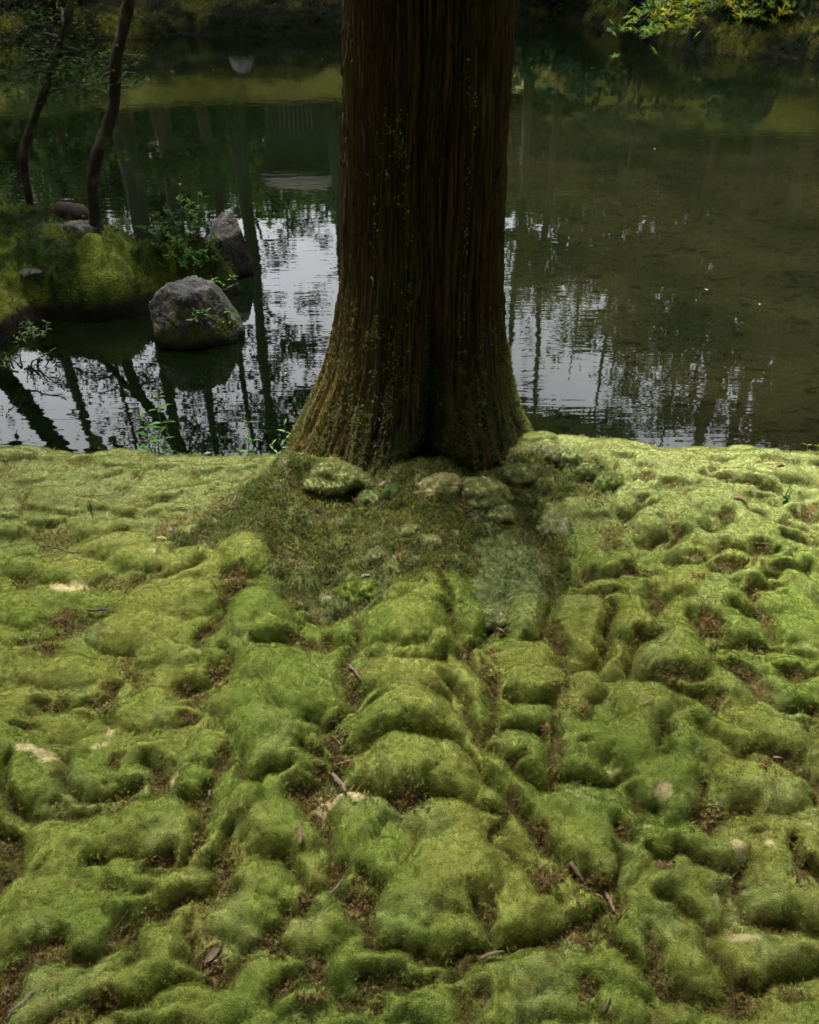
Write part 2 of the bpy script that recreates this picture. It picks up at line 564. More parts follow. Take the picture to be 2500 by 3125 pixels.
# brown, thin-moss hollows and cracks between the cushions (same notation)
GAPS = {
 'A': '650 1545 70 55,400 1175 110 50,170 1290 85 36,330 1670 80 30,600 1640 90 30,1120 1600 110 34,1290 1490 60 45,1270 1250 60 55,1400 985 110 34,1320 1100 46 60,'
      '800 945 34 20,300 1330 110 26,810 370 28 14,1580 240 26 12,300 330 22 10,540 540 24 10,320 620 30 12,1000 520 50 12,700 690 60 10,150 490 40 12',
 'B': '750 1080 62 58,1070 1235 92 80,650 1345 52 38,450 1085 140 28,1375 1150 46 66,1370 1345 160 40,1230 1470 150 40,1560 1505 110 34,1640 1690 90 36,1080 1650 120 40,'
      '880 720 56 46,970 850 70 20,1180 897 90 18,1490 902 66 16,1350 775 60 26,1340 1015 62 28,1650 565 66 40,1510 622 46 30,1060 322 44 30,210 1490 44 34,180 1330 60 80,'
      '490 1260 34 60,340 945 90 22,590 905 60 24,690 515 40 16,1350 390 60 20,1160 600 50 20,1640 755 56 24,1480 640 90 14,700 370 60 20,900 1560 150 40,1340 1560 70 90',
 'C': '250 572 120 30,545 880 58 100,450 1170 90 56,835 1480 140 52,255 1480 76 86,1450 1490 66 80,1640 1680 50 70,1385 440 46 44,1290 700 24 70,1360 800 30 80,1700 1100 30 160,'
      '520 680 40 50,560 850 30 60,1240 1130 60 30,1610 1090 30 60,340 435 40 18,1460 1240 80 24,1350 640 40 20,350 1350 70 30,1200 640 30 60,1300 1170 40 26',
 'D': '80 780 105 72,60 960 60 110,280 1385 125 72,135 1500 52 100,720 1270 62 100,500 1430 76 26,1290 930 58 120,1270 310 74 108,1200 480 44 64,950 370 42 96,720 275 44 60,'
      '1220 1380 60 50,1250 1500 105 80,1640 1200 26 82,640 1710 170 56,1660 1600 66 80,1150 545 40 40,940 840 70 34,620 890 80 24,700 470 54 24,1120 1060 60 30,60 1650 40 120,'
      '160 100 90 20,1170 640 30 60,1100 40 90 50,1580 1360 60 60,940 1160 110 30',
 'E': '300 1460 84 84,700 1590 185 62,1150 1430 200 30,620 1270 26 80,108 1180 32 62,100 1630 62 54,460 900 110 60,590 1040 70 90,1380 700 60 56,1440 520 76 80,1650 980 60 100,'
      '1290 1180 46 100,1300 1650 92 70,240 1070 46 30,880 1400 70 24,330 600 34 90,460 1690 80 60,640 1380 60 24,60 1380 90 30,1560 1360 160 26,250 500 70 50,840 520 140 40',
 'F': '690 505 78 28,560 660 40 62,1040 590 80 60,815 845 56 30,835 130 34 52,160 975 92 56,450 1020 80 24,330 1300 155 44,800 1400 52 160,330 1570 72 60,850 1560 100 52,'
      '1220 1660 200 90,1330 685 66 28,1125 1220 52 32,1580 880 52 66,1690 1000 60 110,1090 1370 46 60,1450 1215 66 40,250 920 130 24,1250 250 40 16,1520 260 100 30,60 690 40 70,'
      '150 300 30 60,500 385 60 20,1240 930 26 70,560 1380 90 26,1690 480 40 50,1560 1650 110 70,300 190 50 16',
}
# cracks between the moss pillows, traced as polylines (same crop notation: x y x y ...)
CRACKS = {
 'C': '490 640 480 740 560 870 480 960 420 1080 450 1180 480 1260 430 1340 330 1370 250 1460 280 1540 350 1640 400 1725 430 1838 500 1958 580 2078;'
      '1330 420 1310 500 1190 640 1280 720 1360 810 1350 930 1340 1010 1250 1130 1340 1190 1430 1260 1540 1330 1640 1390;1060 180 1080 300 1150 460 1170 600 1190 640;'
      '1440 850 1560 900 1700 900;1340 1030 1460 1030 1580 1060 1690 1250 1700 1380;'
      '590 600 700 625 830 632 1040 642 1090 620;540 1000 620 930 700 880;1090 780 1140 830 1200 900 1190 1000 1240 1090;520 1200 600 1180 720 1110 850 1100 1050 1110 1130 1160 1200 1230;'
      '500 1390 650 1400 760 1450 830 1500 960 1430 1100 1450 1220 1500 1320 1540 1390 1560;1210 1260 1290 1350 1400 1450 1490 1560 1570 1650 1640 1725;'
      '80 540 250 580 360 560 370 510;250 1160 370 1230 450 1240;300 1000 390 1060 440 1040;600 340 700 300 820 240;560 400 530 560 490 640;640 260 560 340 380 420 300 430',
 'E': '330 520 360 650 400 770 430 880;0 860 180 870 260 980 250 1080 110 1170 80 1260 0 1300;250 1080 290 1000 430 960;540 1130 640 1140 700 980 640 900;'
      '600 1200 620 1300 650 1370 780 1360 890 1410 1000 1390 1120 1370 1330 1350 1500 1360 1725 1340;1210 1080 1240 1180 1310 1290 1320 1350;1400 540 1380 620 1300 720 1310 790 1420 830 1560 870;'
      '1560 650 1620 740 1700 830;1580 920 1640 1050 1725 1100;0 1380 130 1350 260 1390 330 1470 380 1520;80 1640 190 1560 300 1530;540 1650 580 1550 720 1580 880 1580 1000 1520 1120 1470 1250 1400;660 1650 640 1725;'
      '1100 1560 1180 1640 1230 1725;380 1520 420 1620 520 1680 640 1600',
 'F': '150 100 130 200 160 330 200 360 330 390 500 390 600 350;0 610 60 690 130 760 200 870 330 950 440 1030 530 1130 600 1140;530 1150 430 1200 310 1260 200 1310 0 1350;440 1210 480 1290 580 1390 640 1470 740 1560 850 1600 1000 1640;'
      '510 600 550 700 600 720;700 790 770 850 830 850 900 820;1050 410 1030 520 960 620 1030 650 1090 600 1180 520 1300 545;600 450 700 520 790 530;820 90 800 190 840 240;'
      '1000 70 1120 160 1230 250 1300 210 1390 210 1500 290 1620 350 1680 430 1690 530;830 1080 900 1110 1020 1160 1110 1220 1190 1260;1230 870 1240 1010 1290 1180 1420 1210 1520 1250 1650 1330 1725 1380;'
      '1590 800 1560 880 1600 960 1690 990;750 1250 770 1400 760 1520 740 1560;1060 1260 1100 1400 1180 1530 1200 1650 1250 1770;1180 1580 1350 1600 1500 1560 1725 1500;1640 60 1650 180 1720 240;520 830 520 1000 600 1130;'
      '900 820 1000 840 1120 900 1230 940',
 'D': '60 330 40 480 120 560 280 600 400 580 560 540;0 720 110 720 190 780 170 880 100 1000 0 1150;390 250 450 400 560 480 680 480 760 470 870 410;880 280 960 370 1010 480 1140 540 1180 620 1190 700 1110 810 1000 860 900 910 850 900;'
      '1290 230 1220 370 1180 520;560 900 640 880 780 850 880 850 1000 810;1340 700 1300 800 1240 820 1260 900 1250 1000 1190 1080 1130 1060 1000 1120 860 1170 740 1220 680 1320 620 1380 500 1440 410 1440 360 1330 220 1340 150 1420 130 1560 60 1700 30 1773;'
      '1100 1180 1150 1300 1120 1400 1200 1430 1260 1560 1150 1560 1060 1530;880 1670 760 1720 600 1740 500 1773;880 1680 950 1590 1060 1530;1300 800 1330 900 1320 1000;1640 1130 1620 1260;1725 1500 1640 1560 1580 1680;'
      '1380 240 1400 370 1480 430 1580 360 1725 330;1290 1500 1400 1380 1550 1350 1640 1420;760 1230 770 1400 720 1440',
 'B': '180 1000 150 1150 110 1290 170 1400 210 1510;210 1500 260 1470 400 1440 480 1360 500 1250 520 1130 430 1080 330 1040;130 1320 0 1290;600 1480 610 1380 660 1310 750 1280;640 1520 760 1550 870 1610 1000 1650 1090 1725;'
      '700 1010 740 1130 820 1080 860 1030 930 1030;920 1170 1000 1260 1010 1370 1060 1420 1200 1480 1300 1570 1420 1650 1500 1690 1640 1690;1010 1380 1100 1320 1220 1340 1400 1340 1500 1360 1640 1400;'
      '1200 1090 1330 1150 1400 1230 1430 1290;1480 1470 1600 1530 1720 1500;820 830 900 850 1040 860 1090 890 1200 900 1260 880;830 750 900 700 930 680;1040 830 1150 750 1290 790 1380 790 1430 790;'
      '1420 920 1540 890 1640 880;1300 1020 1420 970 1480 950;560 560 600 590 700 510;1040 650 1100 630 1150 610 1200 600;1460 640 1560 620 1660 620;1580 560 1720 590;1020 320 1090 330 1200 350 1300 390 1360 420 1470 440;'
      '580 900 650 880 740 900;300 950 420 930 560 910;820 700 760 720 660 720;1310 560 1420 600;1480 700 1540 720 1620 740',
 'A': '1300 990 1480 960 1540 930;1350 1020 1300 1130 1200 1240 1180 1310;1000 1580 1110 1600 1250 1530 1330 1450 1360 1380 1300 1300;100 1290 230 1270 350 1230 450 1190 580 1110;280 1690 430 1700 560 1680 660 1600 680 1540;'
      '1180 860 1000 900 900 900 800 950;1700 1340 1600 1310 1500 1290',
}
PALE = {  # bleached straw-coloured blotches
 'A': '950 668 50 12,895 762 20 10,400 930 105 42', 'D': '165 180 48 24,270 195 80 42,570 120 50 12,625 60 20 28,1010 300 24 40',
 'C': '400 1405 95 44,550 1420 60 24,1350 360 30 22', 'F': '1265 715 40 44,1155 790 32 16,1245 1190 36 46,1310 1230 90 30,1110 1095 18 12,505 250 14 14,820 405 44 34,1690 605 16 12,730 605 14 10,1450 700 30 30',
}


def parse(tab):
    r = []
    for k, s in tab.items():
        ox, oy = CR[k]
        for e in s.split(','):
            a, b, c, d = [float(t) * 0.5217 for t in e.split()]
            r.append((ox + a, oy + b, c, d))
    return r


def to_ground(e, z=0.03, Hfun=None):
    px, py, rx, ry = e
    c = G(px, py, z)
    dp = depth_at(c)
    el = math.atan2(CAM[2] - z, c[1])
    wx = rx * dp / FPX
    app = ry * dp / FPX
    H = Hfun(wx, app) if Hfun else 0.0
    t = max(app * app - (0.55 * H * cos(el)) ** 2, (0.6 * app) ** 2)
    wy = math.sqrt(t) / sin(el) * (1.15 if Hfun else 1.0)
    return c[0], c[1], wx, wy, H


def Hc(wx, app):
    return float(np.clip(0.72 * min(wx, app * 1.25), 0.028, 0.095))


core_step = 0.0065
xc = np.arange(-2.35, 2.3501, core_step)
xo = 2.35 + np.cumsum(0.02 * 1.16 ** np.arange(32))
XS = np.concatenate([-xo[::-1], xc, xo])
yc = np.arange(0.42, 3.0201, core_step)
yo1 = 0.42 - np.cumsum(0.02 * 1.16 ** np.arange(30))
yo2 = 3.02 + np.cumsum(0.02 * 1.2 ** np.arange(14))
YS = np.concatenate([yo1[::-1], yc, yo2])
GX, GY = np.meshgrid(XS, YS)
NYg, NXg = GX.shape

def samp(A, x, y):
    x = np.asarray(x, float)
    y = np.asarray(y, float)
    i = np.clip(np.searchsorted(XS, x) - 1, 0, NXg - 2)
    j = np.clip(np.searchsorted(YS, y) - 1, 0, NYg - 2)
    u = np.clip((x - XS[i]) / (XS[i + 1] - XS[i]), 0, 1)
    v = np.clip((y - YS[j]) / (YS[j + 1] - YS[j]), 0, 1)
    if A.ndim == 3:
        u, v = u[..., None], v[..., None]
    return (A[j, i] * (1 - u) + A[j, i + 1] * u) * (1 - v) + (A[j + 1, i] * (1 - u) + A[j + 1, i + 1] * u) * v


# cushions: union of warped domes
wxn = fbm(GX * 6, GY * 6, 1.3, 3)
wyn = fbm(GX * 6, GY * 6, 7.7, 3)
wx2 = fbm(GX * 22, GY * 22, 3.1, 2)
wy2 = fbm(GX * 22, GY * 22, 9.1, 2)
QX = GX + 0.026 * wxn + 0.006 * wx2
QY = GY + 0.026 * wyn + 0.006 * wy2
Hmap = np.zeros_like(GX)
cush = [to_ground(e, 0.03, Hc) for e in parse(CUSH)]
far_l = lambda x, y: smooth(1.75, 2.1, y) * smooth(-0.35, -0.6, x)
extra = []
r2 = np.random.default_rng(5)
for i in range(900):                  # low cushions everywhere between and beyond
    x, y = r2.uniform(-2.6, 2.6), r2.uniform(0.2, 2.95)
    s = r2.uniform(0.035, 0.075)
    extra.append((x, y, s * r2.uniform(.8, 1.4), s * r2.uniform(.8, 1.4), 0.004 + 0.13 * s))
for i in range(420):                  # side slopes outside the picture
    x, y = r2.uniform(-2.6, 2.6), r2.uniform(0.1, 2.9)
    if abs(x) < 0.52 * y + 0.28:
        continue
    s = r2.uniform(0.08, 0.16)
    extra.append((x, y, s * r2.uniform(.8, 1.4), s * r2.uniform(.8, 1.3), 0.45 * s))
for (cx, cyy, ax, ay, H) in cush + extra:
    fl = float(far_l(cx, cyy))
    H = H * (1 - 0.15 * fl)
    m = 1.25
    i0, i1 = np.searchsorted(XS, [cx - m * ax - .06, cx + m * ax + .06])
    j0, j1 = np.searchsorted(YS, [cyy - m * ay - .06, cyy + m * ay + .06])
    if i1 <= i0 or j1 <= j0:
        continue
    d2 = ((QX[j0:j1, i0:i1] - cx) / (ax * 1.03)) ** 2 + ((QY[j0:j1, i0:i1] - cyy) / (ay * 1.03)) ** 2
    dome = H * np.clip(1 - d2, 0, None) ** 0.55
    cur = Hmap[j0:j1, i0:i1]
    k = 0.0065 + 0.014 * float(smooth(1.75, 2.2, cyy))                            # small smooth-max so that neighbours merge softly
    hh = np.clip(0.5 + 0.5 * (dome - cur) / k, 0, 1)
    Hmap[j0:j1, i0:i1] = cur * (1 - hh) + dome * hh + k * hh * (1 - hh) * (dome > 0)

GAPm = np.zeros_like(GX)
for (cx, cyy, ax, ay, H) in [to_ground(e, 0.0) for e in parse(GAPS)]:
    i0, i1 = np.searchsorted(XS, [cx - 1.5 * ax - .05, cx + 1.5 * ax + .05])
    j0, j1 = np.searchsorted(YS, [cyy - 1.5 * ay - .05, cyy + 1.5 * ay + .05])
    if i1 <= i0 or j1 <= j0:
        continue
    xx = GX[j0:j1, i0:i1] + 0.02 * wxn[j0:j1, i0:i1] + 0.015 * wx2[j0:j1, i0:i1]
    yy = GY[j0:j1, i0:i1] + 0.02 * wyn[j0:j1, i0:i1] + 0.015 * wy2[j0:j1, i0:i1]
    d = np.sqrt(((xx - cx) / ax) ** 2 + ((yy - cyy) / ay) ** 2)
    GAPm[j0:j1, i0:i1] = np.maximum(GAPm[j0:j1, i0:i1], smooth(1.15, 0.5, d))
PALm = np.zeros_like(GX)
for (cx, cyy, ax, ay, H) in [to_ground(e, 0.05) for e in parse(PALE)]:
    i0, i1 = np.searchsorted(XS, [cx - 1.5 * ax - .03, cx + 1.5 * ax + .03])
    j0, j1 = np.searchsorted(YS, [cyy - 1.5 * ay - .03, cyy + 1.5 * ay + .03])
    xx = GX[j0:j1, i0:i1] + 0.010 * wx2[j0:j1, i0:i1]
    yy = GY[j0:j1, i0:i1] + 0.010 * wy2[j0:j1, i0:i1]
    d = np.sqrt(((xx - cx) / ax) ** 2 + ((yy - cyy) / ay) ** 2)
    PALm[j0:j1, i0:i1] = np.maximum(PALm[j0:j1, i0:i1], smooth(1.1, 0.85, d))

# coarse-moss skirt round the foot of the tree (ellipses in photograph pixels)
SKIRT = np.zeros_like(GX)
for e in [(1150, 1560, 330, 130), (900, 1560, 230, 110), (1050, 1700, 220, 120), (1280, 1640, 260, 140), (1560, 1600, 180, 130),
          (1700, 1430, 190, 70), (740, 1600, 160, 60), (1230, 1480, 420, 70), (600, 1620, 150, 26), (1000, 1780, 170, 70), (1690, 1740, 60, 80)]:
    cx, cyy, ax, ay, H = to_ground(e, 0.08)
    d = np.sqrt(((QX - cx) / ax) ** 2 + ((QY - cyy) / ay) ** 2)
    SKIRT = np.maximum(SKIRT, smooth(1.12, 0.8, d))
GLAU = np.zeros_like(GX)                  # pale blue-green rosette patch right of the tongue
for e in [(1540, 1720, 110, 130), (1500, 1640, 60, 60), (1620, 1770, 60, 70)]:
    cx, cyy, ax, ay, H = to_ground(e, 0.06)
    d = np.sqrt(((QX + .03 * wyn + .02 * wx2 - cx) / ax) ** 2 + ((QY + .04 * wxn + .02 * wy2 - cyy) / ay) ** 2)
    GLAU = np.maximum(GLAU, smooth(1.1, 0.8, d))

rt = np.hypot((GX - TREE[0]) / 1.15, GY - TREE[1])
BASE = 0.058 * np.exp(-(rt / 0.62) ** 2) + 0.018 * np.exp(-(((GX - 0.62) / 0.4) ** 2 + ((GY - 2.55) / 0.3) ** 2))
BASE += 0.005 * np.exp(-(((GX + 0.42) / 0.30) ** 2 + ((GY - 2.40) / 0.25) ** 2))


def ridge(pts, w, h):
    pts = np.asarray(pts)
    best = np.full(GX.shape, 1e9)
    hh = np.zeros_like(GX)
    n = len(pts) - 1
    for i in range(n):
        a, b = pts[i], pts[i + 1]
        ab = b - a
        t = np.clip(((GX - a[0]) * ab[0] + (GY - a[1]) * ab[1]) / (ab @ ab), 0, 1)
        d = np.hypot(GX - a[0] - t * ab[0], GY - a[1] - t * ab[1])
        s = (i + t) / n
        hi = h * (1 - 0.75 * s)
        hh = np.where(d < best, hi, hh)
        best = np.minimum(best, d)
    return hh * np.exp(-(best / w) ** 2)


gp = lambda L: np.array([G(a, b, 0.05)[:2] for a, b in L])
BASE += ridge(gp([(1300, 1500), (1310, 1780), (1230, 2000), (1250, 2350), (1450, 2750)]), 0.12, 0.085)
BASE += ridge(gp([(900, 1500), (740, 1700), (800, 2000), (880, 2250), (500, 2600)]), 0.12, 0.070)
BASE += ridge(gp([(1500, 1560), (1800, 1900), (2100, 2300)]), 0.16, 0.03)
BASE += ridge(gp([(900, 1480), (600, 1600), (300, 1700), (0, 1760)]), 0.12, 0.035)
BASE += 0.030 * smooth(1.5, 2.1, GY) * smooth(0.3, 0.6, np.abs(GX - TREE[0])) * np.abs(fbm(GX * 2.2 + GY * .8, GY * 4.5 - GX * .8, 14.0, 3))
BASE += 0.02 * fbm(GX * 1.3, GY * 1.3, 4.0, 2) - 0.035 * smooth(1.7, 0.6, GY) * smooth(-0.2, 0.8, GX)
ey = edge_y(GX)
drop = np.clip(GY - ey, 0, None)
BASE -= np.minimum(0.75 * drop ** 1.25 * 2.0, 1.2)
BASE -= 0.03 * smooth(-0.25, 0.05, GY - ey)
BASE += 0.035 * smooth(-0.5, -0.05, GY - ey) * fbm(GX * 3.1, GY * 1.5, 33.0, 2)
CRD = np.full(GX.shape, 0.2)               # distance to the nearest crack
jx = GX + 0.022 * wxn + 0.010 * wx2
jy = GY + 0.022 * wyn + 0.010 * wy2
for kcr, txt in CRACKS.items():
    ox, oy = CR[kcr]
    for pl in txt.split(';'):
        v = np.array([float(t) for t in pl.split()]).reshape(-1, 2) * 0.5217 + (ox, oy)
        pw = []
        for a in v:
            z = 0.0
            for _ in range(4):
                g_ = G(a[0], a[1], z)
                z = float(samp(BASE, g_[0], g_[1])) + 0.005
            pw.append(g_[:2])
        for a, b in zip(pw[:-1], pw[1:]):
            i0, i1 = np.searchsorted(XS, [min(a[0], b[0]) - .13, max(a[0], b[0]) + .13])
            j0, j1 = np.searchsorted(YS, [min(a[1], b[1]) - .13, max(a[1], b[1]) + .13])
            if i1 <= i0 or j1 <= j0:
                continue
            xx, yy = jx[j0:j1, i0:i1], jy[j0:j1, i0:i1]
            ab = b - a
            t = np.clip(((xx - a[0]) * ab[0] + (yy - a[1]) * ab[1]) / (ab @ ab + 1e-9), 0, 1)
            d = np.hypot(xx - a[0] - t * ab[0], yy - a[1] - t * ab[1])
            CRD[j0:j1, i0:i1] = np.minimum(CRD[j0:j1, i0:i1], d)
Rp = 0.036 * (1 + 0.35 * fbm(GX * 5, GY * 5, 21.0, 2))
pil = np.sqrt(np.clip(1 - (1 - np.clip((CRD - 0.004) / Rp, 0, 1)) ** 2, 0, 1))
soft = 0.030 * smooth(0.05, 0.3, GY) * smooth(0.0, -0.15, GY - ey)
LOB = np.zeros_like(GX)                   # small rounded lobes that frill the cushions
for i in range(4200):
    x, y = r2.uniform(-2.3, 2.3), r2.uniform(0.45, 2.9)
    if abs(x) > 0.55 * y + 0.5:
        continue
    s_ = r2.uniform(0.018, 0.055)
    i0, i1 = np.searchsorted(XS, [x - s_ * 1.3, x + s_ * 1.3])
    j0, j1 = np.searchsorted(YS, [y - s_ * 1.3, y + s_ * 1.3])
    d2 = ((QX[j0:j1, i0:i1] - x) ** 2 + (QY[j0:j1, i0:i1] - y) ** 2) / (s_ * s_)
    LOB[j0:j1, i0:i1] = np.maximum(LOB[j0:j1, i0:i1], 0.30 * s_ * np.sqrt(np.clip(1 - d2, 0, None)))
LOB *= 0.30 + 0.70 * smooth(0.10, 0.02, CRD)
KNOB = np.zeros_like(GX)
KCOL = np.zeros(GX.shape + (3,))
KM = np.zeros_like(GX)
for i in range(420):                       # crisp little clumps on the skirt round the cedar
    x, y = r2.uniform(-0.95, 1.0), r2.uniform(1.7, 2.75)
    if float(samp(SKIRT, x, y)) < 0.4:
        continue
    s_ = 0.012 + 0.030 * r2.uniform() ** 1.8
    i0, i1 = np.searchsorted(XS, [x - s_ * 1.4, x + s_ * 1.4])
    j0, j1 = np.searchsorted(YS, [y - s_ * 1.4, y + s_ * 1.4])
    d2 = ((GX[j0:j1, i0:i1] + .006 * wx2[j0:j1, i0:i1] - x) ** 2 + (GY[j0:j1, i0:i1] + .006 * wy2[j0:j1, i0:i1] - y) ** 2) / (s_ * s_)
    hk = 0.62 * s_ * np.sqrt(np.clip(1 - d2, 0, None))
    new = hk > KNOB[j0:j1, i0:i1]
    KNOB[j0:j1, i0:i1] = np.where(new, hk, KNOB[j0:j1, i0:i1])
    g_ = r2.uniform()
    kc = (np.array([0.24, 0.25, 0.13]) if g_ < .16 else np.array([0.14, 0.165, 0.055]) if g_ < .5 else np.array([0.085, 0.105, 0.025])) * r2.uniform(.65, 1.0)
    KCOL[j0:j1, i0:i1] = np.where(new[..., None], kc, KCOL[j0:j1, i0:i1])
    KM[j0:j1, i0:i1] = np.where(new, 0.9, KM[j0:j1, i0:i1])
Hm = (0.98 * Hmap + 0.6 * soft + LOB) * (0.06 + 0.94 * pil) * (1 - 0.40 * GAPm) * (1 - 0.45 * SKIRT)
lump = 0.010 * SKIRT * (1 - 0.6 * GLAU) * (fbm(GX * 14, GY * 14, 2.2, 3) + 0.4) + 0.006 * GLAU * fbm(GX * 26, GY * 26, 5.2, 2)
fine = 0.0022 * fbm(GX * 55, GY * 55, 6.0, 2) + 0.0035 * fbm(GX * 17, GY * 17, 8.0, 2)
GZ = BASE + Hm + lump + fine + KNOB

# colours of the carpet
n1 = fbm(GX * 2.2, GY * 2.2, 11.0, 3)
n2 = fbm(GX * 9, GY * 9, 12.0, 3)
n3 = fbm(GX * 38, GY * 38, 13.0, 2)
n4 = fbm(GX * 5, GY * 5, 15.0, 2)
C = mix((0.168, 0.214, 0.042), (0.232, 0.254, 0.058), smooth(-0.35, 0.45, n1 + 0.5 * n2))
C = mix(C, (0.225, 0.268, 0.090), 0.55 * smooth(0.05, 0.55, n4 + 0.3 * n2))
C = mix(C, (0.222, 0.248, 0.095), 0.75 * smooth(1.75, 2.35, GY))
C = mix(C, (0.125, 0.175, 0.036), 0.5 * smooth(0.2, 0.6, n2 - 0.3 * n4))
crk = smooth(0.012, 0.003, CRD + 0.006 * n2 + 0.004 * n3) * (1 - far_l(GX, GY))
bro = np.clip(0.85 * crk * smooth(-.7, .1, n4 + .4) + GAPm * smooth(-0.9, 0.0, n2 + 0.6 * n3 + 0.4) + 0.55 * smooth(0.012, 0.0, Hmap) * smooth(-0.1, 0.4, n2), 0, 1)
brc = mix((0.125, 0.108, 0.040), (0.185, 0.125, 0.055), smooth(-0.3, 0.4, n3 + 0.5 * n4))
C = mix(C, brc, 0.92 * bro)
speck = smooth(0.38, 0.6, fbm(GX * 24, GY * 24, 31.0, 2) + 0.25 * n2) * (1 - SKIRT)
C = mix(C, (0.19, 0.145, 0.04), 0.3 * speck)
sk = mix((0.060, 0.080, 0.018), (0.130, 0.125, 0.030), smooth(-0.4, 0.5, n3 + 0.6 * n2))
sk = mix(sk, (0.165, 0.18, 0.09), 0.7 * smooth(0.25, 0.6, n2 + 0.4 * n3 + 0.3 * n4))
sk = mix(sk, (0.10, 0.07, 0.04), 0.7 * smooth(0.45, 0.7, fbm(GX * 7, GY * 7, 23.0, 3)))
C = mix(C, sk, SKIRT * 0.95)
C = mix(C, mix((0.100, 0.130, 0.040), (0.185, 0.210, 0.085), smooth(-0.3, 0.3, n3)), GLAU)
C = C * (1 - KM[..., None]) + KCOL * KM[..., None]
C = mix(C, (0.43, 0.37, 0.19), 0.9 * PALm)
C = np.clip(C, 0.005, 1)


DZX = np.gradient(GZ, XS, axis=1)
DZY = np.gradient(GZ, YS, axis=0)


def gz(x, y):
    return float(samp(GZ, x, y))


def gnorm(x, y):
    v = Vector((-float(samp(DZX, x, y)), -float(samp(DZY, x, y)), 1))
    return v.normalized()


V = np.stack([GX.ravel(), GY.ravel(), GZ.ravel()], 1)
idx = np.arange(GX.size).reshape(GX.shape)
Fq = np.stack([idx[:-1, :-1].ravel(), idx[:-1, 1:].ravel(), idx[1:, 1:].ravel(), idx[1:, :-1].ravel()], 1)
obj('mossy_ground', mesh_np('mossy_ground', V, Fq, C.reshape(-1, 3), mat=M_moss), kind='structure')


def on_ground(px, py):
    """photograph point on the moss surface (a few fixed-point steps)"""
    z = 0.05
    for _ in range(12):
        p = G(px, py, z)
        z = 0.5 * z + 0.5 * gz(p[0], p[1])
    p = G(px, py, z)
    return np.array([p[0], p[1], gz(p[0], p[1])])


# ------------------------------------------------------------------ moss fronds
def tuft_mesh(name, n, h, w, spread, seed, segs=1):
    r = np.random.default_rng(seed)
    V, F = [], []
    for i in range(n):
        a = r.uniform(0, 2 * pi)
        b = r.uniform(0, 1) ** 0.6
        base = np.array([cos(a), sin(a), 0]) * b * spread
        lean = r.uniform(0, 2 * pi)
        hh = h * r.uniform(0.6, 1.15)
        tip = base + np.array([cos(a) * b * 0.35 * hh + cos(lean) * 0.28 * hh, sin(a) * b * 0.35 * hh + sin(lean) * 0.28 * hh, hh])
        t = np.array([-sin(lean * 3.1), cos(lean * 3.1), 0]) * w
        k = len(V)
        if segs == 1:
            V += [base - t, base + t, tip]
            F += [(k, k + 1, k + 2)]
        else:
            mid = base * 0.5 + tip * 0.5 + np.array([0, 0, hh * 0.08])
            V += [base, mid - t, mid + t, tip]
            F += [(k, k + 2, k + 1), (k + 1, k + 2, k + 3)]
    return mesh_np(name, V, np.array(F), smooth_sh=False, mat=M_frond)


def star_mesh(name, n, h, seed):
    """coarse upright moss shoot: a stem of stubby scale leaves"""
    r = np.random.default_rng(seed)
    V, F = [], []
    for s in range(n):
        ax = np.array([r.normal() * .35, r.normal() * .35, 1.0])
        ax /= np.linalg.norm(ax)
        b = np.array([r.normal(), r.normal(), 0]) * h * 0.45
        hh = h * r.uniform(.6, 1.2)
        for k in range(9):
            t = 0.12 + 0.88 * k / 8
            a = k * 2.4 + s
            d = np.array([cos(a), sin(a), 0.65])
            p = b + ax * hh * t
            q = p + d * h * 0.27 * (1.1 - 0.5 * t)
            sd = np.cross(d, (0, 0, 1)) * h * 0.085
            i = len(V)
            V += [p - sd, p + sd, q]
            F += [(i, i + 1, i + 2)]
    return mesh_np(name, V, np.array(F), smooth_sh=False, mat=M_frond)


def variants(name, meshes):
    c = bpy.data.collections.new(name)
    for i, me in enumerate(meshes):
        c.objects.link(bpy.data.objects.new('%s_variant' % name, me))
    return c


